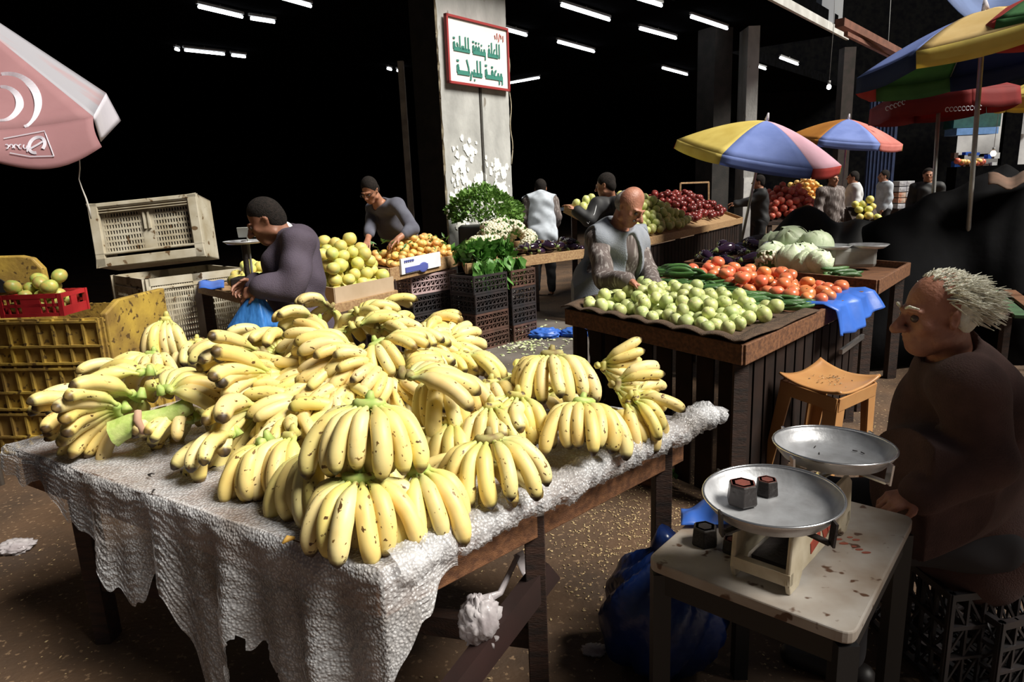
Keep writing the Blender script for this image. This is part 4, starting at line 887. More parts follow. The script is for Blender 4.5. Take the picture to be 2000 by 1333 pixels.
def fruit_mesh(name, mats, prof=None, stem=None, nu=14, nv=9, sc_=(1, 1, 1), ribs=0, rib=0):
    mb = MB()
    def fn(p, a, t):
        f = 1 + (rib * math.cos(a * ribs) * math.sin(t) if ribs else 0)
        c = abs(math.cos(t)); f *= 1 - .10 * max(0, (c - .86) / .14) if math.cos(t) > 0 else 1 - .05 * max(0, (c - .9) / .1)
        return f
    mb.ball((0, 0, 0), sc_, nu=nu, nv=nv, fn=fn)
    if stem:
        mb.m = 1; mb.tube([(0, 0, .82 * sc_[2]), (.02, 0, .98 * sc_[2])], [.12, .05], n=5)
    return mb.mesh(name, mats)
m_stemg = mat('fruit_stem', (.12, .16, .04), rough=.7); m_leaf = mat('fresh_leaf', (.10, .24, .035), (.05, .14, .02), sc=10, rough=.5, vary=.25)
m_lime = mat('guava_green', (.58, .62, .27), (.42, .50, .18), sc=1.2, rough=.42, vary=.2, hue=.015, c3=(.66, .62, .30), t3=.62, s3=1.8, bump=.1)
m_grap = mat('grapefruit_peel', (.78, .62, .16), (.58, .60, .18), sc=1.0, rough=.45, vary=.12, hue=.02, bump=.15)
m_mand = mat('mandarin_peel', (.80, .42, .12), (.72, .50, .16), sc=1.5, rough=.45, vary=.18, hue=.015)
m_lem = mat('lemon_yellow_green', (.66, .66, .26), (.50, .56, .18), sc=1.2, rough=.42, vary=.2, hue=.02)
m_tom = mat('tomato_skin', (.74, .17, .07), (.66, .24, .10), sc=1.5, rough=.28, vary=.2, hue=.012)
m_apl = mat('shaded_red_apple', (.20, .022, .02), (.12, .014, .014), sc=2, rough=.3, vary=.35, c3=(.4, .2, .1), t3=.66, s3=4)  # red lowered to carry the shade the apples sit in
m_egg = mat('aubergine_skin', (.028, .012, .032), (.018, .008, .02), rough=.16, coat=.5, vary=.3)
m_cuc = mat('cucumber_skin', (.035, .10, .025), (.07, .16, .04), sc=3, rough=.45, vary=.3, stretch=(1, 5, 5), bump=.3)
m_cab = mat('cabbage_leaf', (.58, .70, .44), (.72, .80, .58), sc=2.4, rough=.5, vary=.12, bump=.2, bsc=6)
m_cau = mat('cauliflower_curd', (.82, .80, .62), (.66, .60, .44), sc=6, rough=.8, bump=.8, bsc=18)
F_lime = [fruit_mesh('guava', [m_lime, m_stemg], stem=1, sc_=(1, 1, 1.0)), fruit_mesh('guava', [m_lime, m_stemg], stem=1, sc_=(.94, .94, 1.12))]
F_grap = [fruit_mesh('grapefruit', [m_grap, m_stemg], stem=1, sc_=(1.03, 1.03, .95)), fruit_mesh('grapefruit', [m_grap, m_stemg], sc_=(1, .97, 1))]
F_mand = [fruit_mesh('mandarin', [m_mand, m_stemg], stem=1, sc_=(1.04, 1.04, .86), nu=10, nv=7)]
F_lem = [fruit_mesh('lemon', [m_lem, m_stemg], sc_=(1, 1, 1.05), nu=10, nv=7), fruit_mesh('lemon', [m_lem, m_stemg], sc_=(.93, .93, 1.18), nu=10, nv=7)]
F_tom = [fruit_mesh('tomato', [m_tom, m_stemg], stem=1, sc_=(1.06, 1.06, .84), ribs=5, rib=.03), fruit_mesh('tomato', [m_tom, m_stemg], sc_=(1, 1.04, .88), ribs=6, rib=.02)]
F_apl = [fruit_mesh('apple', [m_apl, m_stemg], stem=1, sc_=(1.02, 1.02, .92), nu=10, nv=7)]
m_skirt = mat('shade_dark_planks', (.020, .010, .007), (.010, .006, .005), rough=.9, spec=.2)  # planks darkened in colour against the sun that strikes them
# plank stall top with rim boards and legs
def stall(name, label, q, h, m=None, rim=.07, legs=True, drop=.9, tray=.02, rims=(0, 1, 2, 3), skirt=None):
    m = m or M['wood']; q = [Vector(p) for p in q]; c = sum(q, Vector()) / 4; base = Vector((q[0].x, q[0].y, 0))
    t = thing(name, label, 'stall', base); L_ = lambda p: Vector(p) - base
    mb = MB(); vs = [L_(p) for p in q] + [L_(p) - Vector((0, 0, .03)) for p in q]
    mb.add(vs, [(0, 1, 2, 3), (7, 6, 5, 4)] + [(i, i + 4, (i + 1) % 4 + 4, (i + 1) % 4) for i in range(4)]); mb.build('top_board', m, t)
    mb = MB()
    for i in rims:
        a, b = L_(q[i]), L_(q[(i + 1) % 4]); mb.beam(a + Vector((0, 0, rim / 2 - .03)), b + Vector((0, 0, rim / 2 - .03)), .025, rim + .04)
    mb.build('rim_board', m, t, bevel=.004)
    if legs:
        for p in q:
            s_ = p.lerp(c, .08); g = L_(Vector((s_.x, s_.y, 0))); mb = MB(); mb.beam(g, g + Vector((0, 0, s_.z - .03)), .07, .07); mb.build('leg', M['wood_d'], t)
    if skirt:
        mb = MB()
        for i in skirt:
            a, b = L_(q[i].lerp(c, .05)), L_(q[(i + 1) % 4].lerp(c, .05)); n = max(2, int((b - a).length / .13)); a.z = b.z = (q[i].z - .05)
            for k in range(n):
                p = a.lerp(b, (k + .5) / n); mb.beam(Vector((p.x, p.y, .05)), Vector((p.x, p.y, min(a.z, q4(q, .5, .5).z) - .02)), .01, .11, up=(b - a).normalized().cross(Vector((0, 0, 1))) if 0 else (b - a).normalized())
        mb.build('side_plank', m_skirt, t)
    return t
def crate(w, d, h, m, label, loc, rz, group=None, style='lattice', cat='crate', name='plastic_crate', rot=None, floorz=0):
    mb = MB(); t_ = .012
    def wall(a, b):
        a = Vector(a); b = Vector(b); L_ = (b - a).length; e = (b - a) / L_; up = Vector((0, 0, 1))
        P = lambda s, z: a + e * s + up * z
        out = e.cross(up)
        if style == 'lattice':
            for z, th in ((.012, .02), (h * .36, .010), (h * .66, .014), (h - .012, .024)): mb.beam(P(0, z), P(L_, z), t_ * 1.6, th)
            n = max(3, round(L_ / .06))
            for k in range(n + 1): mb.beam(P(L_ * k / n, 0), P(L_ * k / n, h), t_, .008 if 0 < k < n else .022, up=e)
            for k in range(n):
                s0_, s1_ = L_ * k / n, L_ * (k + 1) / n
                mb.beam(P(s0_, .02), P(s1_, h * .36), .006, .007); mb.beam(P(s0_, h * .36), P(s1_, h * .66), .006, .007); mb.beam(P(s1_, h * .66), P(s0_, h - .02), .006, .007)
        elif style == 'ribbed':
            mb.beam(P(0, h / 2), P(L_, h / 2), t_, h)
            n = max(3, round(L_ / .11))
            for k in range(n + 1): mb.beam(P(L_ * k / n, 0) + out * .012, P(L_ * k / n, h) + out * .012, .03, .016, up=e)
            for z in (.015, h * .42, h - .02): mb.beam(P(0, z) + out * .014, P(L_, z) + out * .014, .036, .014)
        else:                                       # slotted panel
            mb.beam(P(0, .03), P(L_, .03), t_, .06); mb.beam(P(0, h - .035), P(L_, h - .035), t_ * 2, .07); mb.beam(P(0, h - .1), P(L_, h - .1), t_ * 3, .012)
            nr = max(3, int((h - .14) / .055)); 
            for half in (0, 1):
                s0_, s1_ = L_ * (.06 + .48 * half), L_ * (.46 + .48 * half)
                for r_ in range(nr + 1): z = .07 + (h - .16) * r_ / nr; mb.beam(P(s0_ - .01, z), P(s1_ + .01, z), t_, .016)
                nc = int((s1_ - s0_) / .022)
                for c_ in range(nc + 1): s_ = s0_ + (s1_ - s0_) * c_ / nc; mb.beam(P(s_, .05), P(s_, h - .07), t_ * .8, .009, up=e)
            for s_ in (0, .5, 1): mb.beam(P(L_ * s_, 0), P(L_ * s_, h), t_ * 2, .07 if s_ != .5 else .09, up=e)
    c_ = [(-w / 2, -d / 2, 0), (w / 2, -d / 2, 0), (w / 2, d / 2, 0), (-w / 2, d / 2, 0)]
    for i in range(4): wall(c_[i], c_[(i + 1) % 4])
    if style == 'lattice':
        for k in range(9): mb.beam((-w / 2 + w * k / 8, -d / 2, .008), (-w / 2 + w * k / 8, d / 2, .008), .014, .008)
        for k in range(6): mb.beam((-w / 2, -d / 2 + d * k / 5, .006), (w / 2, -d / 2 + d * k / 5, .006), .014, .006)
    else: mb.box((0, 0, .01), (w, d, .02))
    o = mb.build(name, m); o.location = loc; o.rotation_euler = rot or (0, 0, rz)
    return tag(o, label, cat, group)
# --- guava and tomato stall, nearest on the right
A0, A1, A2, A3 = U(1106, 618, .84), U(1452, 694, .84), Vector((2.34, 4.42, .86)), Vector((1.50, 5.75, .86))
stall('wooden_stall', 'low brown wooden stall heaped with green guavas, cucumbers and tomatoes', [A0, A1, A2, A3], .85, rim=.06, skirt=(0, 1))
TQ = [A0, A1, A2, A3]; 
def sub(q, u0, u1, v0, v1, dz=0): return [q4(q, u, v) + Vector((0, 0, dz)) for u, v in ((u0, v0), (u1, v0), (u1, v1), (u0, v1))]
m_sack = mat('brown_sacking', (.10, .06, .035), (.06, .035, .022), sc=30, rough=.95, bump=.8, bsc=160)
mb = MB(); random.seed(2)
mb.grid(lambda u, v: q4(TQ, u * 1.03 - .015, v * .52 - .02) + Vector((0, 0, .045 + .02 * abs(math.sin(u * 23 + v * 5)) * (1 - v) + (.018 if v < .12 or u > .93 or u < .06 else -.02))), 50, 24)
tag(mb.build('burlap_sack', m_sack, solid=.006), 'rough brown sacking lining the front of the guava stall', 'sack')
random.seed(21)
GQ = sub(TQ, .03, .93, .01, .44, .035)
pile(GQ, .040, 150, .11, 'guava', 'round yellow green guava in the heap on the near stall', 'guava', 'guavas on the near stall', F_lime, shape=lambda u, v: min(1, 3 * min(u, 1 - u, v, (1.15 - v))) ** .6 * (1 - .35 * u))
pile(sub(TQ, .12, .98, .60, .93, .03), .045, 95, .09, 'tomato', 'ripe red tomato in the heap behind the cucumbers', 'tomato', 'tomatoes on the near stall', F_tom, shape=lambda u, v: min(1, 3 * min(u, 1 - u, v + .1, 1 - v)) ** .6 * (1.15 - .6 * u))
def cuc_mesh(L_, r_, bend, m, name):
    mb = MB(); n = 8
    pts = [(-L_ / 2 + L_ * k / n, bend * (1 - (2 * k / n - 1) ** 2), 0) for k in range(n + 1)]
    mb.tube(pts, [r_ * .35, r_ * .8] + [r_] * (n - 3) + [r_ * .8, r_ * .25], n=8); return mb.mesh(name, m)
F_cuc = [cuc_mesh(.19, .016, .010, m_cuc, 'cucumber'), cuc_mesh(.17, .017, .018, m_cuc, 'cucumber'), cuc_mesh(.21, .015, -.012, m_cuc, 'cucumber')]
random.seed(8)
for (u0, u1, v0, v1, n, h, an) in ((.02, .58, .38, .70, 85, .19, .55), (.55, .95, .40, .60, 50, .09, .35)):
    for k in range(n):
        u, v = random.uniform(.06, .94), random.uniform(.05, .95); f = 1 - max(abs(u - .42) * 1.7, abs(v - .5) * 1.6)
        p = q4(TQ, u0 + (u1 - u0) * u, v0 + (v1 - v0) * v) + Vector((0, 0, .045 + h * max(0, f) * (random.uniform(.75, 1) if k % 3 else random.uniform(.2, .8))))
        a = -an + random.uniform(-.35, .35)
        sl = -.35 * (u - .42) * (1 if h > .1 else .5)
        tag(put(random.choice(F_cuc), 'cucumber', None, p, (random.uniform(0, 6), sl, a), random.uniform(.9, 1.1)), 'dark green cucumber in the heap between guavas and tomatoes', 'cucumber', 'cucumbers on the near stall')
# blue cloth hanging off the stall edge
m_blue = mat('bright_blue_plastic', (.07, .22, .80), (.05, .16, .62), sc=5, rough=.4, bump=.3, bsc=8, trans=.25)
b0, b1, b2 = q4(TQ, 1.0, .60), q4(TQ, 1.0, .93), q4(TQ, .84, .62)
mb = MB(); eb = (b1 - b0); ob = Vector((eb.y, -eb.x, 0)).normalized()
def bfn(u, v):
    p = b0 + eb * (u * 1.25 - .10); d = v * .36 - .15; w_ = .018 * math.sin(u * 11 + v * 3) + .012 * math.sin(u * 27)
    if d < 0: return p + ob * d + Vector((0, 0, .055 + w_ * .6 + .02 * v))
    return p + ob * (.045 + d * .25 + w_) + Vector((0, 0, .055 - d * (.62 + .22 * math.sin(u * 3 + .6))))
mb.grid(bfn, 30, 22); tag(mb.build('plastic_sheet', m_blue, solid=.003), 'bright blue plastic sheet draped over the corner beside the tomatoes', 'sheet')
# --- tray behind: aubergines, cauliflower, cabbages, scale
B0, B1, B2, B3 = U(1322, 522, .96), U(1700, 578, .96), U(1785, 532, .96), Vector((2.55, 7.3, .96))
B0 = Vector((1.60, 6.20, .88)); B1 = Vector((2.46, 4.52, .90)); B2 = Vector((3.15, 5.35, .90)); B3 = Vector((2.35, 7.1, .88))
BQ = [B0, B1, B2, B3]
stall('wooden_tray', 'raised brown wooden tray of aubergines and cabbages behind the tomatoes', BQ, .93, rim=.06)
def egg_mesh():
    mb = MB(); mb.tube([(-.085, 0, 0), (-.07, 0, 0), (-.03, 0, 0), (.02, 0, .004), (.06, 0, .008), (.085, 0, .012)], [.012, .034, .046, .040, .028, .014], n=12)
    mb.m = 1; mb.tube([(.072, 0, .010), (.088, 0, .013), (.115, .006, .02)], [.024, .014, .006], n=7); return mb.mesh('aubergine', [m_egg, m_stemg])
F_egg = egg_mesh(); random.seed(4)
for k in range(30):
    u, v = (random.uniform(.03, .42), random.uniform(.08, .75)); lay = k % 3
    p = q4(BQ, u, v) + Vector((0, 0, .05 + .06 * lay * (1 if u > .12 else .3)))
    tag(put(F_egg, 'aubergine', None, p, (random.uniform(0, 6), random.uniform(-.3, .3), random.uniform(0, 6)), random.uniform(1.0, 1.25)), 'glossy dark purple aubergine at the left of the raised tray', 'aubergine', 'aubergines in the raised tray')
def cab_mesh(seed):
    rn = random.Random(seed); mb = MB()
    mb.ball((0, 0, 0), (1, 1, .93), nu=20, nv=14, fn=lambda p, a, t: 1 + .03 * math.sin(a * 5 + t * 3) + .02 * math.sin(a * 11))
    for k in range(7):                                    # overlapping wrapper leaves
        a0 = k * 2.4 + rn.random(); q_ = Euler((rn.uniform(-.5, .5), rn.uniform(-.6, .6), a0)).to_matrix(); w_ = rn.uniform(.75, 1.05)
        def lf(u, v):
            th = (u - .5) * 1.9 * w_; ph = -.9 + v * 2.1; rr = 1.03 + .02 * k / 3 + .05 * max(0, v - .8) * 5 * (1 + math.sin(u * 14)) + .02 * abs(math.sin(u * PI * 5)) * (1 - v) 
            w2 = math.sqrt(max(.02, 1 - (2 * u - 1) ** 2 * (v ** 2))); 
            return q_ @ Vector((math.cos(ph) * math.cos(th) * rr, math.cos(ph) * math.sin(th) * rr, math.sin(ph) * rr * .95 * (w2 if v > .5 else 1)))
        mb.grid(lf, 12, 10)
    return mb.mesh('cabbage', m_cab)
F_cab = [cab_mesh(1), cab_mesh(2), cab_mesh(3)]
CAB = [((1545, 500), .13, 'large cabbage at the top centre of the cabbage heap'), ((1590, 492), .12, 'cabbage at the top right of the cabbage heap, beside the scale pan'), ((1512, 488), .11, 'cabbage at the upper left of the cabbage heap'),
       ((1505, 505), .11, 'cabbage just above the cauliflower'), ((1548, 520), .115, 'pale split cabbage at the lower front of the heap'), ((1577, 520), .10, 'round cabbage at the lower right of the heap'),
       ((1520, 478), .10, 'cabbage partly hidden at the back of the heap'), ((1570, 500), .10, 'cabbage in the middle right of the heap'), ((1600, 512), .085, 'small cabbage under the scale pan')]
for i, ((px, py), r_, lab) in enumerate(CAB):
    v = .55 if i < 3 or i == 6 else .28 if i in (3, 7) else .13
    best = min(((abs((lambda s: ray(px, py).x / ray(px, py).y)(0) - (q4(BQ, u / 100, v).x / q4(BQ, u / 100, v).y)), u / 100) for u in range(20, 90)))
    p = q4(BQ, best[1], v); z = D(px, py, p.y).z
    tag(put(F_cab[i % 3], 'cabbage', None, (p.x, p.y, max(z, .885 + r_ * (1.1 if i > 2 else 1.6))), (random.uniform(-.4, .4), random.uniform(-.4, .4), random.uniform(0, 6)), r_ * 1.12), lab, 'cabbage', 'cabbages in the raised tray')
def cau_mesh():
    mb = MB(); rn = random.Random(3); mb.ball((0, 0, -.1), (.8, .8, .62))
    for k in range(70):
        a = k * 2.4; t_ = math.acos(1 - (k + .5) / 70 * 1.25); rr = .88; mb.ball((math.sin(t_) * math.cos(a) * rr, math.sin(t_) * math.sin(a) * rr, math.cos(t_) * rr * .75 - .05), rn.uniform(.15, .2), nu=7, nv=5)
    mb.m = 1
    for k in range(9):
        a = k * PI * 2 / 9; 
        mb.grid(lambda u, v: Vector(((.55 + .55 * v) * math.cos(a + (u - .5) * .8 * (1 - .5 * v)), (.55 + .55 * v) * math.sin(a + (u - .5) * .8 * (1 - .5 * v)), -.65 + v * .95 + .06 * math.sin(u * 9))), 5, 5)
    return mb.mesh('cauliflower', [m_cau, m_leaf])
F_cau = cau_mesh()
v = .07; u = .50; p = q4(BQ, u, v); tag(put(F_cau, 'cauliflower', None, (p.x, p.y, p.z + .10), (-.5, .2, 0), .115), 'single cauliflower in front of the cabbages on the raised tray', 'cauliflower')
# bunch of long green courgettes at the tray's right end
random.seed(6)
for k in range(9):
    p = q4(BQ, .80 + .012 * (k % 4), .10 + .02 * (k // 4)) + Vector((.02 * (k % 4), .0, .03 + .028 * (k // 4)))
    tag(put(random.choice(F_cuc), 'cucumber', None, p, (random.uniform(0, 6), 0, .15 + random.uniform(-.15, .15)), 1.05), 'slim green cucumber under the far scale on the raised tray', 'cucumber', 'cucumbers beside the far scale')
# --- mandarin stall
m_card = mat('carton_board', (.50, .38, .26), (.42, .31, .2), sc=4, rough=.85); 
MQ = [Vector((-1.13, 6.42, .87)), Vector((-.50, 7.72, .87)), Vector((-.80, 8.35, .87)), Vector((-1.62, 7.05, .87))]
stall('wooden_stall', 'wooden stall of mandarins resting on black crates', MQ, .87, m=M['wood_l'], rim=.09, legs=True)
random.seed(31)
pile(sub(MQ, .10, .97, .06, .95, .04), .040, 190, .24, 'mandarin', 'small orange mandarin heaped on the stall of the man with glasses', 'mandarin', 'mandarins on the crate-top stall', F_mand)
mb = MB()
for k in range(46):
    p = q4(MQ, random.uniform(.1, .9), random.uniform(.1, .8)) + Vector((0, 0, random.uniform(.16, .30)))
    q_ = Euler((random.uniform(-1, 1), random.uniform(-1, 1), random.uniform(0, 6))).to_matrix()
    mb.add([p + q_ @ Vector(c_) for c_ in ((-.04, 0, 0), (0, -.014, .004), (.04, 0, 0), (0, .014, .004))], [(0, 1, 2, 3)])
tag(mb.build('mandarin_leaves', m_leaf, solid=.001), 'green leaves and twigs strewn over the mandarins', 'leaves', kind='stuff')
t = thing('carton_box', 'white and blue printed carton in front of the mandarins', 'box', MQ[0].lerp(MQ[1], .36) + Vector((.03, -.02, .0)), math.atan2(MQ[1].y - MQ[0].y, MQ[1].x - MQ[0].x))
mb = MB(); mb.box((0, .01, .075), (.72, .02, .15)); mb.build('board', mat('white_carton', (.75, .76, .80), (.6, .62, .7), sc=3, rough=.7), t)
mb = MB(); mb.box((-.1, -.004, .035), (.4, .01, .05)); 
for k in range(5): mb.box((-.30 + .035 * k, -.004, .12), (.02, .01, .02))
mb.ball((.02, -.004, .03), (.09, .006, .05)); mb.build('print', mat('blue_print', (.08, .10, .35), rough=.6), t)
# --- vegetable stall (spinach, beans, cauliflower, aubergine)
VQ = [Vector((-.44, 7.05, .84)), Vector((.98, 8.22, .84)), Vector((.38, 9.2, .90)), Vector((-.62, 8.45, .90))]
stall('wooden_stall', 'long wooden stall of mixed vegetables in front of the column', VQ, .84, m=M['wood_l'], rim=.07)
random.seed(12)
for k in range(16):
    u, v = random.uniform(.30, .78), random.uniform(.45, .98); p = q4(VQ, u, v)
    tag(put(F_cau, 'cauliflower', None, (p.x, p.y, p.z + .10 + .14 * (k % 2) + .12 * (v - .45)), (random.uniform(-.6, .3), random.uniform(-.4, .4), random.uniform(0, 6)), random.uniform(.11, .14)), 'white cauliflower among leaves on the mixed vegetable stall', 'cauliflower', 'cauliflowers on the vegetable stall')
for k in range(3):
    p = q4(VQ, .16 + .07 * k, .55); tag(put(F_cau, 'cauliflower', None, (p.x, p.y, p.z + .15), (-.3, 0, k), .13), 'white cauliflower behind the hanging spinach', 'cauliflower', 'cauliflowers behind the spinach')
for k in range(26):
    u, v = random.uniform(.45, .97), random.uniform(.05, .42); p = q4(VQ, u, v)
    tag(put(F_egg, 'aubergine', None, p + Vector((0, 0, .06 + .06 * (k % 2))), (random.uniform(0, 6), 0, random.uniform(0, 6)), random.uniform(.85, 1.1)), 'small dark aubergine at the front of the mixed vegetable stall', 'aubergine', 'aubergines on the vegetable stall')
m_bean = mat('bean_green', (.30, .48, .14), (.20, .36, .08), sc=8, rough=.5)
mb = MB()
for k in range(230):
    u, v = random.gauss(.0, .5), random.gauss(0, .5); 
    if u * u + v * v > 1: continue
    p = q4(VQ, .13 + u * .10, .30 + v * .2) + Vector((-.06, .1, .03 + .20 * (1 - u * u - v * v) * random.uniform(.8, 1))); a = random.uniform(0, 6.3); d = Vector((math.cos(a), math.sin(a), random.uniform(-.5, .3))) * .07
    mb.tube([p - d, p + Vector((0, 0, .015)), p + d], [.006, .008, .004], n=5)
tag(mb.build('green_beans', m_bean), 'loose heap of green beans left of the cauliflowers', 'green beans', kind='stuff')
def leafy(name, label, cat, c, rad, n, m, size, fn, kind='stuff', seed=1):
    rn = random.Random(seed); mb = MB(); c = Vector(c)
    for k in range(n):
        p, d = fn(rn); p = c + p; L_ = size * rn.uniform(.7, 1.3); d = d.normalized(); s_ = d.orthogonal().normalized(); s_ = (Matrix.Rotation(rn.uniform(0, 6.3), 3, d) @ s_) * L_ * .36; up = d.cross(s_).normalized()
        mb.add([p, p + d * L_ * .4 + s_ + up * .01 * L_, p + d * L_, p + d * L_ * .4 - s_ + up * .01 * L_, p + d * L_ * .5 - up * L_ * .1], [(0, 1, 4), (1, 2, 4), (2, 3, 4), (3, 0, 4)], True)
    return tag(mb.build(name, m), label, cat, kind=kind)
m_spin = mat('spinach_leaf', (.07, .20, .035), (.13, .30, .06), sc=14, rough=.45, trans=.15)
sp0 = q4(VQ, .17, .02)
def spf(rn):
    s_ = rn.uniform(-.28, .33); t_ = rn.random()
    if t_ < .55: return Vector((s_ * .8, s_ * .68, .05 + rn.uniform(0, .16))) + Vector((-.64, .77, 0)) * rn.uniform(0, .3), Vector((.35 + rn.uniform(-.6, .6), -.6 + rn.uniform(-.5, .4), rn.uniform(-.3, .9)))
    return Vector((s_ * .8, s_ * .68, rn.uniform(-.16, .10))) + Vector((.05, -.06, 0)) * rn.uniform(.5, 1.5), Vector((.3 + rn.uniform(-.4, .4), -.4 + rn.uniform(-.3, .3), -1))
leafy('spinach_bunch', 'dark green spinach bunches hanging over the stall front', 'spinach', sp0, .3, 520, m_spin, .13, spf, seed=4)
# parsley dome on its black stand
pp = D(948, 412, 8.95); 
m_pars = mat('parsley_leaf', (.10, .22, .035), (.20, .36, .08), sc=8, rough=.5, trans=.15)
def paf(rn):
    t_ = math.acos(rn.uniform(-.25, 1)); a = rn.uniform(0, 6.28); k = rn.uniform(.86, 1.04); f = 1 + .09 * math.sin(a * 4 + t_ * 6) + .05 * math.sin(a * 9)
    n = Vector((math.sin(t_) * math.cos(a), math.sin(t_) * math.sin(a), math.cos(t_))); p = Vector((n.x * .44, n.y * .36, n.z * .33 - (.06 if n.x > .3 else 0))) * k * f
    return p, (n + Vector((rn.uniform(-.9, .9), rn.uniform(-.9, .9), rn.uniform(-.6, .9))))
leafy('parsley_heap', 'big dome of fresh parsley in front of the column', 'parsley', (pp.x, pp.y, pp.z - .04), .4, 2600, m_pars, .055, paf, seed=9)
mb = MB(); mb.box((0, 0, 0), (.66, .5, (pp.z - .18))); o = mb.build('black_stand', M['black'], bevel=.02); o.location = (pp.x - .02, pp.y + .03, (pp.z - .18) / 2); tag(o, 'black box stand holding the parsley dome', 'stand')
# --- citrus table behind the customer
g0 = U(600, 612, .84); GQ2 = [U(388, 562, .84), g0, U(775, 572, .84), Vector((-2.1, 7.2, .84))]
stall('wooden_stall', 'dark wooden table of grapefruit behind the man in the purple jacket', GQ2, .84, m=M['wood_l'], rim=.03)
random.seed(41)
gA, gB = q4(GQ2, 1, .30), q4(GQ2, 1, .98); dl = (GQ2[0] - g0).normalized()
bx = [gA + dl * .02, gB + dl * .02, gB + dl * .75, gA + dl * .75]
t = thing('carton_box', 'open buff carton filled with grapefruit', 'box', bx[0]); mb = MB()
for i in range(4): a, b = bx[i] - bx[0], bx[(i + 1) % 4] - bx[0]; mb.beam(a + Vector((0, 0, .07)), b + Vector((0, 0, .07)), .01, .13)
mb.prism([((p - bx[0]).x, (p - bx[0]).y) for p in bx], .002, .01); mb.build('board', m_card, t)
pile([bx[0] + Vector((0, 0, .03)), bx[1] + Vector((0, 0, .03)), bx[2] + Vector((0, 0, .03)), bx[3] + Vector((0, 0, .03))], .053, 100, .24, 'grapefruit', 'yellow green grapefruit heaped in the buff carton', 'grapefruit', 'grapefruit in the carton', F_grap)
cq = [U(425, 578, .86), U(530, 590, .86), U(560, 530, .9), U(470, 520, .9)]
pile(cq, .055, 34, .22, 'grapefruit', 'yellow grapefruit on the table left of the man in the purple jacket', 'grapefruit', 'grapefruit left of the jacket man', F_grap)
mb = MB(); e0 = U(388, 556, .87); mb.grid(lambda u, v: U(388 + 50 * u, 548 + 16 * v, .87) + Vector((0, 0, .008 * math.sin(u * 9))), 8, 5); tag(mb.build('plastic_sheet', m_blue, solid=.003), 'small blue plastic sheet on the left end of the grapefruit table', 'sheet')
# --- long lemon and apple stall at the back right
LQ = [Vector((1.52, 8.25, .92)), Vector((4.15, 12.2, .92)), Vector((3.2, 12.9, 1.35)), Vector((.75, 9.0, 1.35))]
stall('wooden_stall', 'long sloping stall of lemons and red apples behind the man in the vest', LQ, .92, m=M['wood_l'], rim=.06, skirt=(0,))
random.seed(51)
pile(sub(LQ, .02, .55, .02, .97, .03), .056, 260, .30, 'lemon', 'yellow green lemon heaped on the long back stall', 'lemon', 'lemons on the back stall', F_lem, shape=lambda u, v: min(1, 2.4 * min(u + .1, 1 - u, v + .05, 1 - v)) ** .8)
pile(sub(LQ, .50, .98, .10, .97, .03), .056, 200, .22, 'apple', 'shade-darkened red apple heaped right of the lemons', 'apple', 'red apples on the back stall', F_apl)
random.seed(52)
xq = [D(1330, 432, 12.4), D(1425, 432, 12.9), D(1420, 395, 13.6), D(1330, 395, 13.2)]
t = thing('sign_frame', 'empty pale wooden frame standing behind the red apples', 'frame', D(1328, 420, 12.6)); mb = MB(); a = D(1328, 410, 12.6); b = D(1384, 410, 12.9); a1 = D(1329, 358, 12.6); b1_ = D(1384, 356, 12.9)
for p, q_ in ((a, a1), (b, b1_), (a1, b1_)): mb.beam(p - t.location, q_ - t.location, .03, .03)
mb.beam(a - t.location, Vector((a.x, a.y, 0)) - t.location, .03, .03); mb.beam(b - t.location, Vector((b.x, b.y, 0)) - t.location, .03, .03)
mb.build('frame', M['wood_l'], t)
# crates holding the mandarin and vegetable stalls
ua = Vector((.70, .71, 0)); na = Vector((-.71, .70, 0)); ra = math.atan2(.71, .70)
def stack(p, w, d, hs, mats, who, grp, r_):
    z = 0
    for i, (h, m) in enumerate(zip(hs, mats)):
        u_ = Vector((math.cos(r_), math.sin(r_), 0)); n_ = Vector((-math.sin(r_), math.cos(r_), 0)); c = Vector(p) + u_ * w / 2 + n_ * d / 2
        lab = ['lowest', 'second from the ground', 'third from the ground', 'fourth from the ground', 'topmost'][i if i < len(hs) - 1 else 4]
        crate(w, d, h, m, f'{ {"blackcr": "black", "crpink": "pinkish white", "crbrown": "brown"}[[k for k in M if M[k] is m][0]] } lattice crate, {lab} of the stack {who}', (c.x, c.y, z), r_ + random.uniform(-.02, .02), grp); z += h + .002
k_ = M['blackcr']
stack((-1.0, 6.92, 0), .60, .40, [.2, .2, .2, .2], [k_, k_, k_, M['crpink']], 'under the mandarins', 'crates under the mandarin stall', ra)
stack((-.36, 6.86, 0), .46, .36, [.19, .2, .2, .19], [M['crbrown'], M['crbrown'], k_, k_], 'under the spinach', 'crates under the spinach', ra)
stack((.02, 7.22, 0), .36, .36, [.19, .2, .2, .19], [M['crbrown'], k_, k_, M['crbrown']], 'right of the spinach stack', 'crates right of the spinach', ra)
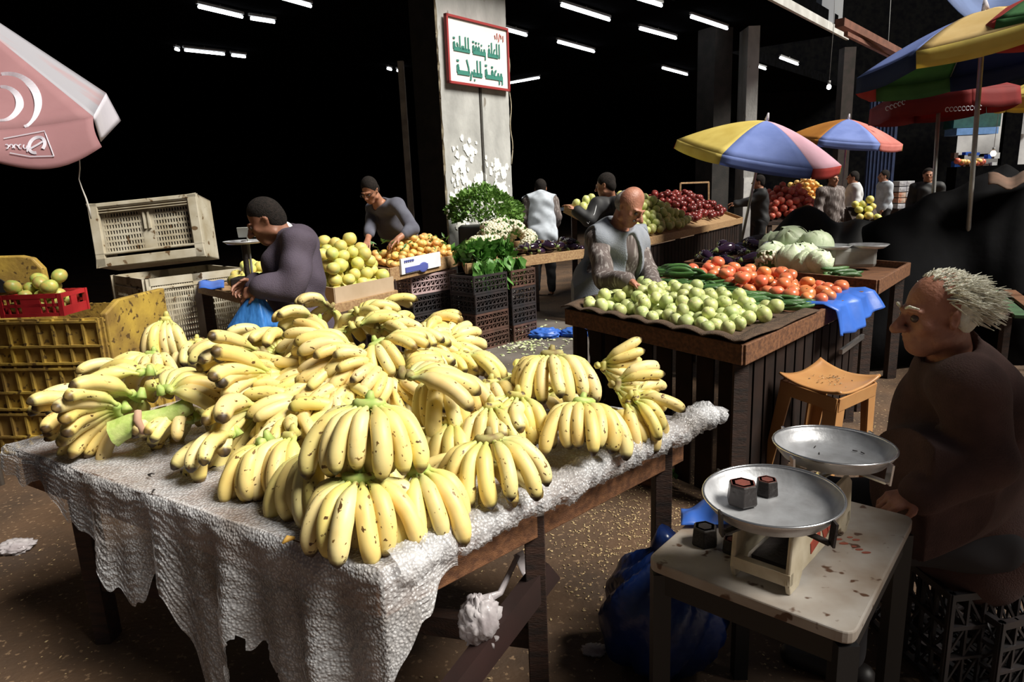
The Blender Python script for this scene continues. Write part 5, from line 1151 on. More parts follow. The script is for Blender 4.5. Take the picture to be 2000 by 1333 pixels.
# --- grey slotted bins at the left
bn = mat('weathered_grey_plastic', (.48, .44, .35), (.34, .29, .20), sc=5, rough=.65, c3=(.12, .07, .03), t3=.64, s3=12)
b_ = D(283, 546, 6.3); Bc = Vector((b_.x, b_.y, 0)); rb = .85
crate(.95, .75, b_.z, bn, 'open grey slotted plastic bin standing on the ground at the left', (Bc.x + math.cos(rb) * .475 - math.sin(rb) * .375, Bc.y + math.sin(rb) * .475 + math.cos(rb) * .375, 0), rb, style='slotted', name='plastic_bin')
pa, pb, pc, pd = D(192, 524, 6.9), D(402, 500, 7.05), D(385, 388, 7.2), D(172, 400, 7.0)
t = thing('plastic_bin', 'grey slotted plastic bin tipped on its side on top of another bin', 'bin', pa)
W_, H_ = (pb - pa).length, (pd - pa).length; X = (pb - pa).normalized(); Zz = (pd - pa); Zz = (Zz - X * Zz.dot(X)).normalized(); Yy = Zz.cross(X)
t.matrix_world = Matrix(((X.x, Yy.x, Zz.x, pa.x), (X.y, Yy.y, Zz.y, pa.y), (X.z, Yy.z, Zz.z, pa.z), (0, 0, 0, 1)))
mb = MB()
for x in (.045, W_ - .045): mb.box((x, .0, H_ / 2), (.09, .05, H_))
for z, h_ in ((.045, .09), (H_ - .02, .04), (.13, .02)): mb.box((W_ / 2, .0, z), (W_, .05, h_))
mb.build('rim', bn, t, bevel=.006)
mb = MB(); i0, i1, j0, j1 = .09, W_ - .09, .14, H_ - .09
mb.box((W_ / 2, .05, (j0 + j1) / 2), (.11, .016, j1 - j0))
for s0_, s1_ in ((i0, W_ / 2 - .05), (W_ / 2 + .05, i1)):
    for k in range(8): z = j0 + (j1 - j0) * k / 7; mb.box(((s0_ + s1_) / 2, .05, z), (s1_ - s0_, .014, .030 if k in (0, 7) else .022))
    n = int((s1_ - s0_) / .026)
    for k in range(n + 1): mb.box((s0_ + (s1_ - s0_) * k / n, .05, (j0 + j1) / 2), (.013 if 0 < k < n else .03, .012, j1 - j0))
for s in (-1, 1): mb.box((W_ / 2 + s * .022, .03, H_ * .68), (.018, .03, H_ * .28))
mb.build('slotted_panel', bn, t)
mb = MB()
for z in (H_ - .045, H_ - .07, H_ - .095): mb.box((W_ / 2, .0, z), (W_ - .16, .03, .008))
mb.box((.006, .25, H_ / 2), (.012, .45, H_)); mb.box((W_ - .006, .25, H_ / 2), (.012, .45, H_)); mb.box((W_ / 2, .25, .006), (W_, .45, .012)); mb.box((W_ / 2, .25, H_ - .006), (W_, .45, .012)); mb.build('side_wall', bn, t)
# --- yellow crates, red crate of mangoes
ye = mat('grubby_yellow_plastic', (.46, .31, .055), (.22, .135, .035), sc=5, rough=.5, c3=(.10, .06, .02), t3=.60, s3=22, bump=.2)
yr = -.10; yx = D(205, 640, 4.35); 
z = 0
for i in range(3):
    lab = ('lowest, mostly in shadow', 'middle', 'topmost, ribbed and grimy')[i]
    crate(1.05, .62, .31, ye, f'yellow ribbed crate of the left edge stack, {lab}', (yx.x - .52, yx.y + .36, z), yr, 'yellow crates at the left edge', style='ribbed'); z += .312
zt = z
t = thing('crate_end', 'upright end panel of a yellow crate at the right of the stack top', 'crate', (yx.x + .02, yx.y + .34, zt - .31), yr)
mb = MB(); mb.add([(-.02, -.33, 0), (-.02, .33, 0), (-.02, .33, .40), (-.02, -.18, .40), (-.02, -.33, .33), (.03, -.33, 0), (.03, .33, 0), (.03, .33, .40), (.03, -.18, .40), (.03, -.33, .33)], [(0, 1, 2, 3, 4), (9, 8, 7, 6, 5)] + [(i, (i + 1) % 5, (i + 1) % 5 + 5, i + 5) for i in range(5)])
mb.build('end_panel', ye, t, bevel=.01)
p = D(20, 545, 5.0); t = thing('plastic_crate', 'rounded yellow crate with an arched handle hole behind the mangoes', 'crate', (p.x - .25, p.y, 0), .05)
mb = MB(); ro = .62; Hh = D(30, 500, 5.0).z
prof = [(-.62, 0), (.55, 0), (.50, Hh - .10), (.44, Hh - .02), (.36, Hh), (-.62, Hh + .02)]
mb.add([(x, -.03, z_) for x, z_ in prof] + [(x, .03, z_) for x, z_ in prof], [tuple(range(6)), tuple(range(11, 5, -1))] + [(i, (i + 1) % 6, (i + 1) % 6 + 6, i + 6) for i in range(6)]); mb.build('panel', ye, t, bevel=.012)
mb = MB(); arc = [(.28 * math.cos(a) - .02, -.04, Hh - .26 + .16 * math.sin(a)) for a in np.linspace(0, PI, 12)]
mb.add(arc, [tuple(range(12))]); mb.build('handle_hole', M['black'], t, solid=.012)
rc = D(58, 600, 4.45); rp = mat('red_plastic', (.45, .025, .03), (.30, .015, .02), sc=6, rough=.35)
t = thing('plastic_crate', 'small red plastic crate of mangoes on the yellow stack', 'crate', (rc.x, rc.y + .15, zt), -.02); mb = MB(); w_, d_, h_ = .40, .26, .15
for y in (-d_ / 2, d_ / 2):
    mb.box((0, y, h_ - .015), (w_, .014, .03)); mb.box((0, y, .012), (w_, .014, .024)); mb.box((0, y, h_ / 2), (.13, .012, h_)); mb.box((0, y, h_ * .5), (w_, .012, .02))
    for k in (-1, 1):
        mb.box((k * w_ / 2, y, h_ / 2), (.03, .018, h_))
        for j in (.10, .15): mb.box((k * j, y, h_ / 2), (.012, .012, h_))
for x in (-w_ / 2, w_ / 2):
    mb.box((x, 0, h_ - .015), (.014, d_, .03)); mb.box((x, 0, .03), (.014, d_, .06)); mb.box((x, 0, h_ / 2), (.012, .06, h_))
mb.box((0, 0, .006), (w_, d_, .012)); mb.build('basket', rp, t)
m_mango = mat('mango_skin', (.42, .50, .12), (.62, .42, .12), sc=1.5, rough=.4, vary=.2, hue=.02); F_man = [fruit_mesh('mango', [m_mango, m_stemg], sc_=(1.15, .95, .95))]
c0 = Vector((rc.x, rc.y + .15, zt + .015)); random.seed(61)
pile([c0 + Vector((-.2, -.13, 0)), c0 + Vector((.2, -.13, 0)), c0 + Vector((.2, .13, 0)), c0 + Vector((-.2, .13, 0))], .047, 20, .12, 'mango', 'green and yellow mango in the small red crate', 'mango', 'mangoes in the red crate', F_man)
# ------------------------------------------------------------------ people
def P3(px, py, Y): return V3(*D(px, py, Y))
def mk(J, **kw):
    for k, v in kw.items(): J[k] = V3(v) if not isinstance(v, np.ndarray) else v
    return J
# man in the purple-grey jacket, in profile, with a blue bag
pl = P3(588, 575, 3.95); pl[2] = .92
J, f, r, u = stance(pl, (-1, .06), 1.74, .10)
mk(J, neck=P3(563, 462, 3.92), head=P3(518, 432, 3.86), face=unit(V3(-.86, -.18, -.50)), up=unit(V3(-.42, 0, .9)), shL=P3(585, 478, 3.74), shR=P3(588, 470, 4.10), elL=P3(572, 556, 3.62), wrL=P3(508, 562, 3.60), elR=P3(540, 555, 4.15), wrR=P3(500, 552, 3.84))
J['thumbL'] = V3(0, 0, 1); J['thumbR'] = V3(0, 0, 1)
def ex1(t, J, H, P, T, ob):
    nk = J['neck']; C_ = SDF(nk - .2, nk + .2, .007); C_.cap(nk - T[2] * .03 + T[1] * .005, nk + unit(J['head'] - nk) * .035, .082, .068, .01); C_.cap(nk - T[2] * .02, nk + unit(J['head'] - nk) * .15, .060, .066, .008, sub=True); C_.cap(nk + T[1] * .03, nk + T[1] * .14 - T[2] * .05, .03, .05, .01, sub=True)
    put(C_.mesh('shirt_collar', CL['white']), 'shirt_collar', t)
person('person', 'man in a purple grey jacket with head bowed, holding a blue bag', J, M['skin_d'], [('jacket', CL['jacket'], dict(kind='top', g=.034, skirt=.10, sleeve=.97, collar=.0, wr=.011, wf=17, open=.035)), ('trousers', CL['dark'], dict(kind='legs', g=.02)), ('shoes', CL['shoe'], dict(kind='shoes'))],
       ('short', HR['dark']), 1.0, .008, dict(nose=1.1), ex1, hcurl=(1.0, .9), hdir=((-1, -.1, -.35), (-1, -.4, -.2)), hn=((0, .6, -.8), (0, -.7, -.6)))
# blue carrier bag in his hand
bp = D(497, 572, 3.60); t = thing('plastic_bag', 'bright blue thin plastic bag held by the man in the purple jacket', 'bag', bp); mb = MB()
def bag(u, v):
    a = 2 * PI * u; w_ = .02 + .125 * (v ** .8) * (1 + .10 * math.sin(a * 5 + v) + .06 * math.sin(a * 11)); 
    if v > .93: w_ *= 1 - (v - .93) * 2
    return Vector((math.cos(a) * w_ - .03 * v, math.sin(a) * w_ * .6, -.21 * v - .02 * math.sin(a * 3) * v * v))
mb.grid(bag, 48, 16); mb.build('bag_body', mat('thin_blue_film', (.09, .36, .85), (.05, .22, .62), sc=9, rough=.3, trans=.45, stretch=(8, 8, .8)), t, solid=.001)
mb = MB(); mb.tube([(0, 0, -.005), (-.01, 0, .03), (.01, .01, .05), (.02, 0, .0)], [.014, .012, .01, .008], n=7); mb.build('bag_handle', m_blue, t)
# man with glasses, leaning over the mandarins
pl = P3(812, 486, 8.05); pl[2] = .93
J, f, r, u = stance(pl, (-.35, -1), 1.74, .5); 
mk(J, neck=P3(741, 400, 7.45), head=P3(722, 372, 7.3), face=unit(V3(-.30, -.75, -.55)), up=unit(V3(-.15, -.45, .88)), shR=P3(730, 408, 7.70), shL=P3(776, 402, 7.35), elR=P3(724, 445, 7.45), wrR=P3(718, 470, 7.2), elL=P3(806, 446, 7.25), wrL=P3(778, 466, 7.1))
def ex2(t, J, H, P, T, ob):
    for e in (-1, 1): mb = MB(); mb.tube([P(e * .032 + .021 * math.cos(a), .106, .003 + .015 * math.sin(a)) for a in np.linspace(0, 2 * PI, 13)], .0025, n=5); mb.tube([P(e * .054, .104, .008), P(e * .078, .0, .008)], .0022, n=5); mb.build('glasses', M['black'], t)
person('person', 'man with glasses in a slate pullover bending over the mandarins to sort them', J, M['skin'], [('pullover', CL['slate'], dict(kind='top', g=.022, sleeve=.55, wr=.006, wf=22, seed=3)), ('jeans', CL['denim'], dict(kind='legs', g=.02, seed=2)), ('shoes', CL['shoe'], dict(kind='shoes'))],
       ('short', HR['dark']), 1.06, .009, None, ex2, hcurl=(.5, .5))
# older man in the grey vest
pl = P3(1182, 580, 4.98); pl[2] = .90
J, f, r, u = stance(pl, (.75, -.66), 1.70, .12)
mk(J, neck=P3(1207, 448, 4.72), head=P3(1232, 404, 4.60), face=unit(V3(.52, -.62, -.58)), up=unit(V3(.35, -.32, .88)), shR=P3(1168, 468, 4.62), shL=P3(1240, 470, 4.95), elR=P3(1180, 548, 4.42), wrR=P3(1228, 548, 4.22), elL=P3(1266, 535, 4.85), wrL=P3(1280, 560, 4.55), belly=V3(.03, 0, 0))
J['thumbR'] = V3(0, .4, 1)
def ex3(t, J, H, P, T, ob):
    C_ = SDF(J['head'] - .2, J['head'] + .2, .006); q = lambda x, y, z: J['head'] + H[0] * x + H[1] * y + H[2] * z; C_.cap(q(-.026, .093, -.048), q(.026, .093, -.048), .008, None, .006); C_.wrinkle(.0015, 120, 1); put(C_.mesh('moustache', HR['grey']), 'moustache', t)
    mb = MB(); a, b = Vector(J['pel'] + T[1] * .155 + T[2] * .0), Vector(J['neck'] + T[1] * .10 - T[2] * .10); mb.tube([a, a.lerp(b, .5) + Vector(T[1] * .035), b], .004, n=5); mb.build('zip', M['iron'], t)
    mb = MB(); c = Vector(J['pel'] + T[2] * .14 - T[0] * 0 + T[0] * .11 + T[1] * .125); mb.box((0, 0, 0), (.11, .03, .12)); o = mb.build('vest_pocket', CL['vest'], t, bevel=.01); o.matrix_basis = Matrix(((T[0][0], T[1][0], T[2][0], c.x), (T[0][1], T[1][1], T[2][1], c.y), (T[0][2], T[1][2], T[2][2], c.z), (0, 0, 0, 1)))
person('person', 'older balding man in a pale grey vest over a dark shirt, reaching into the guavas', J, M['skin_r'], [('shirt', CL['shirt'], dict(kind='top', g=.022, sleeve=.90, collar=.02, wr=.006, wf=26, seed=5)), ('vest', CL['vest'], dict(kind='top', g=.044, sleeve=0, open=.07, skirt=.10, wr=.005, wf=18, seed=2)), ('trousers', CL['dark'], dict(kind='legs', g=.02)), ('shoes', CL['shoe'], dict(kind='shoes'))],
       ('fringe', HR['grey']), 1.03, .008, dict(nose=1.25), ex3, hcurl=(.8, .75), hdir=(None, (.75, -.35, -.45)), hn=((0, 0, -1), (.1, -.3, -1)))
# seated white-haired man, close on the right
pl = P3(1905, 1010, 2.05); pl[2] = .50
J, f, r, u = stance(pl, (-1, .12), 1.70, .08)
mk(J, neck=P3(1858, 702, 2.02), head=P3(1829, 612, 1.98), face=unit(V3(-.97, .02, -.13)), up=unit(V3(-.12, 0, 1)), shL=P3(1888, 758, 1.86), shR=P3(1898, 745, 2.18), elL=P3(1925, 900, 1.80), wrL=P3(1800, 965, 1.80), elR=P3(1880, 900, 2.28), wrR=P3(1775, 960, 2.2), belly=V3(.03, 0, 0))
J['hipL'] = J['pel'] - r * .1; J['hipR'] = J['pel'] + r * .1
for e, q in (('L', -1), ('R', 1)): J['kn' + e] = J['pel'] + f * .44 + r * q * .13 + V3(0, 0, .03); J['an' + e] = V3(*(J['kn' + e] + f * -.02)[:2], .09)
def ex4(t, J, H, P, T, ob):
    mb = MB()
    for e in (-1, 1): mb.tube([P(e * .014, .096, .034), P(e * .032, .094, .041), P(e * .052, .078, .034)], [.004, .005, .003], n=6)
    mb.build('eyebrows', HR['white'], t)
    rn = random.Random(5); mb = MB(); q = lambda x, y, z: Vector(J['head'] + H[0] * x + H[1] * y + H[2] * z); Hv = [Vector(v) for v in H]
    for k in range(2600):
        a = rn.uniform(0, 2 * PI); t_ = math.acos(rn.uniform(-.55, 1)); n = Vector((math.sin(t_) * math.cos(a), math.sin(t_) * math.sin(a), math.cos(t_)))
        if n.y > .30 - .45 * (n.z > .5) * 0 and not (n.z > .80 and n.y < .45 and rn.random() < .5): continue
        if abs(n.x) > .75 and n.y > -.12 and n.z < .12: continue
        if n.z < -.35 and n.y > -.3: continue
        top_ = n.z > .62; L_ = rn.uniform(.010, .022) if top_ else rn.uniform(.03, .075) * (1.25 if n.z < .25 and n.y < -.4 else .8)
        if top_ and rn.random() < .25: continue
        p = q(n.x * .077, -.018 + n.y * .097, .032 + n.z * .092 - .002); nw = (Hv[0] * n.x + Hv[1] * n.y + Hv[2] * n.z)
        d = (nw * .8 - Hv[1] * rn.uniform(.6, 1.2) - Hv[2] * rn.uniform(-.05, .7) + Vector((rn.gauss(0, .25), rn.gauss(0, .25), rn.gauss(0, .25)))).normalized(); d2 = (d - Hv[2] * rn.uniform(.1, .6) - Hv[1] * .3).normalized()
        mb.tube([p, p + d * L_ * .5, p + d * L_ * .5 + d2 * L_ * .5], [.0030, .0026, .0008], n=3, cap=False)
    mb.build('loose_hair', HR['white'], t)
person('person', 'seated old man with wild white hair and dark brown coat at the right', J, M['skin_r'], [('coat', CL['brown'], dict(kind='top', g=.036, skirt=.06, sleeve=.95, collar=.035, wr=.005, wf=17, seed=4)), ('trousers', mat('dim_grey_trousers', (.035, .032, .036), (.025, .022, .025), rough=.9), dict(kind='legs', g=.022)), ('shoes', CL['shoe'], dict(kind='shoes'))],
       ('wild', HR['white'], 1.0), 1.0, .006, dict(nose=1.22, chin=1.1), ex4, hcurl=(.9, .9), hdir=((-1, .1, -.3), (-1, -.1, -.3)), hn=((0, .2, -1), (0, -.2, -1)))
# man in a pale hooded vest, back turned, behind the vegetables
pl = P3(1060, 470, 10.4); pl[2] = .93
J, f, r, u = stance(pl, (.1, 1), 1.70, .18); mk(J, head=P3(1056, 368, 10.75), neck=P3(1056, 385, 10.6), shL=P3(1033, 394, 10.55), shR=P3(1080, 394, 10.55), elR=P3(1088, 425, 10.5), wrR=P3(1084, 450, 10.7), elL=P3(1026, 425, 10.5), wrL=P3(1030, 445, 10.9))
def ex5(t, J, H, P, T, ob):
    C_ = SDF(J['neck'] - .25, J['neck'] + .25, .012); C_.ell(J['neck'] - T[1] * .06 + T[2] * .01, (.11, .06, .075), T, .02); C_.wrinkle(.006, 30, 1); put(C_.mesh('hood', CL['hood']), 'hood', t)
person('person', 'man seen from behind in a pale hooded vest beyond the cauliflowers', J, M['skin'], [('shirt', CL['shirt'], dict(kind='top', g=.022, sleeve=.5)), ('vest', CL['hood'], dict(kind='top', g=.05, sleeve=0, wr=.008, wf=22)), ('trousers', CL['dark'], dict(kind='legs'))], ('short', HR['dark']), 1.12, .012, None, ex5)
# man in the black track top
pl = P3(1178, 478, 8.4); pl[2] = .93
J, f, r, u = stance(pl, (-.75, .65), 1.74, .12); mk(J, head=P3(1182, 362, 8.3), neck=P3(1192, 390, 8.4), shL=P3(1166, 402, 8.15), shR=P3(1215, 402, 8.1), elL=P3(1150, 430, 8.05), wrL=P3(1126, 412, 8.1), elR=P3(1222, 440, 8.6), wrR=P3(1210, 470, 8.6), face=unit(V3(-.9, .35, -.25)))
def ex6(t, J, H, P, T, ob):
    for k in (-.013, 0, .013):
        mb = MB(); o_ = V3(k, 0, 0); a, b, c = J['shL'], J['elL'], J['wrL']
        mb.tube([Vector(J['neck'] + V3(-.03, -.09, .0) + V3(0, 0, k)), Vector(a + V3(-.02, -.085, .03) + V3(k, 0, k)), Vector(a * .4 + b * .6 + V3(0, -.08, 0) + V3(k * 1.4, 0, k)), Vector(b + V3(0, -.075, -.02) + V3(k, 0, k * 1.5)), Vector(b * .3 + c * .7 + V3(0, -.058, -.01) + V3(0, 0, k * 1.5))], .006, n=5); mb.build('sleeve_stripe', CL['white'], t)
person('person', 'man in a black track top with white sleeve stripes behind the man in the vest', J, M['skin'], [('track_top', CL['black'], dict(kind='top', g=.028, sleeve=.95, collar=.02)), ('trousers', CL['dark'], dict(kind='legs'))], ('short', HR['dark']), 1.12, .012, None, ex6)
# far figures
def far(px, py, Y, fd, lab, top_, legs_='dark', hr='dark', hh=1.72, s=1.0, sl=.95, lean=.05, skin='skin', arms=None):
    hd = P3(px, py, Y); pel = V3(hd[0], hd[1], hd[2] - .68); J, f, r, u = stance((pel[0], pel[1], max(pel[2], .9)), fd, hh, lean)
    if arms: arms(J, f, r, u)
    person('person', lab, J, M[skin], [('top', CL[top_], dict(kind='top', g=.03, sleeve=sl, wr=.005)), ('trousers', CL[legs_], dict(kind='legs'))], ('short', HR[hr]), s, .014)
def reach(J, f, r, u): J['elL'] = J['shL'] + f * .22 - V3(0, 0, .12); J['wrL'] = J['elL'] + f * .22 + V3(0, 0, -.05); J['elR'] = J['shR'] + f * .18 - V3(0, 0, .16); J['wrR'] = J['elR'] + f * .22
far(1488, 362, 12.6, (-1, .2), 'dark silhouetted man reaching left, right under the large parasol', 'black', arms=reach)
far(1672, 352, 14.6, (-1, .3), 'man in a white shirt in profile beyond the black tarpaulin', 'white', s=1.05)
far(1731, 352, 15.4, (-1, .1), 'man in a grey shirt standing left of the white boxes', 'hood', s=1.05)
far(1621, 362, 12.2, (.3, -1), 'man in dark clothes beside the pomegranates, facing the street', 'shirt')
far(1812, 350, 12.5, (-.5, -1), 'shadowy man in dark clothes right of the white boxes', 'black')
# ------------------------------------------------------------------ small table with the balance scale
s0, s1, s3 = U(1262, 1092, .72), Vector((1.09, 1.72, .72)), U(1668, 1243, .72); sB = s0 + (s1 - s3)
m_slab = mat('stained_grey_laminate', (.47, .44, .41), (.28, .22, .17), sc=5, rough=.45, c3=(.10, .05, .03), t3=.64, s3=24, bump=.15, bsc=30)
t = thing('small_table', 'small table with a stained grey white top carrying the balance scale', 'table', (s0.x, s0.y, 0)); b0_ = Vector((s0.x, s0.y, 0))
cs = [s0, s3, s1, sB]; cen = sum(cs, Vector()) / 4; rp_ = []
for i in range(4):
    p = cs[i]; a = (cs[i - 1] - p).normalized(); b = (cs[(i + 1) % 4] - p).normalized()
    for k in range(6): w_ = k / 5; rp_.append(p + a * .035 * (1 - w_) ** 2 + b * .035 * w_ ** 2)
mb = MB(); mb.prism([((p - b0_).x, (p - b0_).y) for p in rp_], .69, .72); mb.build('tabletop', m_slab, t, bevel=.004)
mb = MB(); i4 = [p.lerp(cen, .10) - b0_ for p in cs]
for i in range(4): a, b = i4[i].copy(), i4[(i + 1) % 4].copy(); a.z = b.z = .655; mb.beam(a, b, .025, .06)
mb.build('apron', M['black'], t)  # black stands in for the shade under the tabletop
for p in i4: mb = MB(); mb.beam(Vector((p.x, p.y, 0)), Vector((p.x, p.y, .68)), .045, .045); mb.build('leg', M['black'], t)  # legs blackened likewise for the dark below
mb = MB(); e = (i4[1] - i4[0]); e.z = 0; mb.beam(Vector((i4[0].x, i4[0].y, .2)), Vector((i4[1].x, i4[1].y, .2)), .03, .04); mb.build('stretcher', M['wood_d'], t)
# red brown drips painted marks
mb = MB()
for px, py, a, b in ((1637, 1054, .011, .005), (1648, 1062, .012, .006), (1660, 1050, .008, .004), (1672, 1055, .010, .005), (1678, 1074, .010, .005), (1692, 1080, .012, .005), (1668, 1068, .007, .004)):
    c = U(px, py, .7206) - b0_; mb.add([c + Vector((a * math.cos(k * PI / 5 - .3), b * math.sin(k * PI / 5 - .3), 0)) for k in range(10)], [tuple(range(10))])
mb.build('paint_drip', mat('dried_red_drip', (.30, .08, .05), rough=.5), t, solid=.0006)
# balance scale
p1, p2 = U(1508, 965, .965), U(1628, 868, .965); ax = (p2 - p1); dist = ax.length; ax.normalize(); sd_ = Vector((ax.y, -ax.x, 0))
f0, f1 = U(1545, 1150, .74), U(1690, 985, .74)
scd = (f1 - f0); scd.z = 0; scd.normalize(); sw = Vector((scd.y, -scd.x, 0))
t = thing('balance_scale', 'cream enamel two-pan balance scale in the foreground', 'scale', Vector((f0.x, f0.y, .72))); B = Vector((f0.x, f0.y, .72)); Ls = .40
def side(off, name):
    mb = MB(); o_ = -sw * off
    prof = [(0, 0), (-.012, .03), (.0, .14), (.03, .165), (Ls - .03, .165), (Ls, .14), (Ls + .01, .03), (Ls - .02, 0), (Ls - .05, .0), (Ls - .07, .03), (.07, .03), (.05, 0)]
    n = len(prof); P_ = [scd * x + Vector((0, 0, z)) + o_ for x, z in prof]; Q_ = [p - sw * .012 for p in P_]
    mb.add(P_ + Q_, [tuple(range(n)), tuple(range(2 * n - 1, n - 1, -1))] + [(i, (i + 1) % n, n + (i + 1) % n, n + i) for i in range(n)]); return mb.build(name, M['cream'], t, bevel=.004)
side(0, 'side_panel'); side(.13, 'side_panel')
mb = MB(); 
for x in (.0, Ls - .01): mb = MB(); mb.beam(scd * x + Vector((0, 0, .04)), scd * x + Vector((0, 0, .04)) - sw * .14, .02, .03); mb.build('end_bar', M['cream'], t)
mb = MB(); mb.beam(scd * .05 + Vector((0, 0, .145)) - sw * .07, scd * (Ls - .05) + Vector((0, 0, .145)) - sw * .07, .02, .03); mb.beam(scd * .06 + Vector((0, 0, .03)) - sw * .07, scd * (Ls - .06) + Vector((0, 0, .03)) - sw * .07, .10, .01)
mb.build('beam_arm', M['iron'], t)
mb = MB()                                                         # red lettering and stripe on the panel
for a, b, z, h_ in ((.11, .17, .07, .03), (.19, .21, .075, .05), (.22, .26, .08, .03), (.27, .275, .09, .06)): mb.beam(scd * a + Vector((0, 0, z)) + sw * .001, scd * b + Vector((0, 0, z + .012)) + sw * .001, .002, h_, up=(0, 0, 1))
mb.build('red_marking', mat('worn_red_paint', (.42, .06, .03), (.3, .05, .03), rough=.6), t)
pans = []
for i, p in enumerate((p1, p2)):
    r_ = .146; c = p - B; mb = MB(); mb.lathe([(.0, -.040), (r_ * .70, -.040), (r_ * .86, -.030), (r_ * .96, -.010), (r_, 0), (r_ + .003, .002), (r_ + .003, -.002), (r_ * .97, -.014), (r_ * .86, -.034), (r_ * .7, -.044), (0, -.044)], n=56)
    tilt = (.03, -.04) if i == 0 else (-.02, .02)
    o = mb.build('weighing_pan', M['steel'], t); o.location = c; o.rotation_euler = (tilt[0], tilt[1], 0)
    mb = MB(); mb.tube([c + Vector(((r_ + .001) * math.cos(a), (r_ + .001) * math.sin(a), tilt[0] * r_ * math.sin(a) - tilt[1] * r_ * math.cos(a))) for a in np.linspace(0, 2 * PI, 57)], .0035, n=7, cap=False); mb.build('pan_rim', M['chrome'], t)
    bx_ = (scd * (.07 if i == 0 else Ls - .07)) - sw * .07; mb = MB(); q = Vector((bx_.x, bx_.y, .15)); e_ = Vector((c.x, c.y, c.z - .052))
    mb.tube([q, e_ - Vector((0, 0, .01))], [.012, .016], n=8)
    for k in range(4):
        a = k * PI / 2 + .5; v = Vector((math.cos(a), math.sin(a), 0)); mb.beam(e_, e_ + v * .150 + Vector((0, 0, .0)), .016, .005); mb.beam(e_ + v * .152 + Vector((0, 0, -.002)), e_ + v * .157 + Vector((0, 0, .052)), .022, .005)
    mb.build('pan_support', M['chrome'] if i else M['iron'], t)
# hexagonal weights
def weight(c, r_, h_, label, hole=False, rz=0):
    mb = MB(); lo = [(r_ * math.cos(k * PI / 3 + rz), r_ * math.sin(k * PI / 3 + rz)) for k in range(6)]
    V_ = []
    for sc_, z in ((.92, 0), (1.0, h_ * .12), (.90, h_ * .94), (.80, h_), (.52, h_ if not hole else h_), (.50, h_ - (.006 if not hole else .016))): V_ += [Vector((x * sc_, y * sc_, z)) for x, y in lo]
    fs = [(i * 6 + k, i * 6 + (k + 1) % 6, (i + 1) * 6 + (k + 1) % 6, (i + 1) * 6 + k) for i in range(5) for k in range(6)]
    t = thing('scale_weight', label, 'weight', c); mb.add(V_, fs[:24] + [tuple(range(6))[::-1]]); mb.build('weight_body', M['iron'], t, bevel=.002)
    mb = MB(); mb.add(V_[18:], [(k, (k + 1) % 6, 6 + (k + 1) % 6, 6 + k) for k in range(6)] + [(6, 7, 8, 9, 10, 11)] + [(12 + k, 12 + (k + 1) % 6, 6 + (k + 1) % 6, 6 + k) for k in range(6)]); mb.build('weight_top', M['rust'] if not hole else M['iron'], t)
pz = .965 - .040
w1, w2 = U(1449, 985, pz), U(1496, 972, pz)
weight(w1 + Vector((0, 0, .003)), .036, .050, 'large hexagonal iron weight with a red top on the near scale pan', rz=.3); weight(w2 + Vector((.006, .012, .002)), .027, .038, 'smaller hexagonal iron weight beside the large one on the near scale pan', rz=.3)
weight(U(1376, 1062, .72), .036, .050, 'black hexagonal weight with a round hollow standing on the small table', True, .2); weight(U(1428, 1078, .72), .024, .036, 'small rust red weight on the table under the near scale pan', rz=.1)
mb = MB()
for k, (px, py) in enumerate([(1560, 850), (1575, 862), (1592, 872), (1653, 866), (1600, 885), (1670, 880), (1630, 858), (1685, 884)]):
    c = U(px, py, .928) - p2; c.z = -.0385; d = Vector((random.uniform(-1, 1), random.uniform(-1, 1), 0)).normalized() * .006; mb.tube([c - d, c + d], .0015, n=5)
o = mb.build('debris', M['iron']); o.location = p2; tag(o, 'dark crumbs lying in the far scale pan', 'crumbs', kind='stuff')
# blue bag on the table, folded
mb = MB(); q0_ = U(1335, 1032, .724)
mb.grid(lambda u, v: U(1330 + 105 * u, 1034 - 46 * v * math.sin(PI * (.25 + .5 * u)) - 2 * u, .722) + Vector((0, 0, .012 + .012 * math.sin(u * 9) * math.sin(v * 5) + .02 * v * (1 - v))), 20, 14)
tag(mb.build('plastic_bag', m_blue, solid=.002), 'flat bright blue plastic bag on the small table behind the black weight', 'bag')
# dark blue rubbish bag on the ground
gb = U(1278, 1240, .16); m_nb = mat('dark_blue_film', (.008, .03, .15), (.005, .015, .07), sc=6, rough=.3, bump=.6, bsc=14)
mb = MB(); mb.ball((0, 0, .20), (.20, .17, .22), nu=40, nv=24, fn=lambda p, a, t: 1 + .10 * math.sin(a * 5 + 2 * t) * math.sin(t) + .06 * math.sin(a * 9 + t * 7) + (.25 * max(0, .5 - t)) )
mb.tube([(0, 0, .38), (.0, .01, .46), (.03, .0, .50)], [.05, .03, .045], n=9)
o = mb.build('rubbish_bag', m_nb); o.location = (gb.x + .03, gb.y + .05, 0); tag(o, 'dark blue filled plastic bag on the ground beside the small table', 'bag')
from mathutils import noise as MN
def crump(p, a, t): return 1 + .38 * abs(MN.noise(p * 2.3)) + .30 * abs(MN.noise(p * 5.1 + Vector((3, 1, 2)))) - .25 * abs(MN.noise(p * 3.7 + Vector((7, 0, 0))))
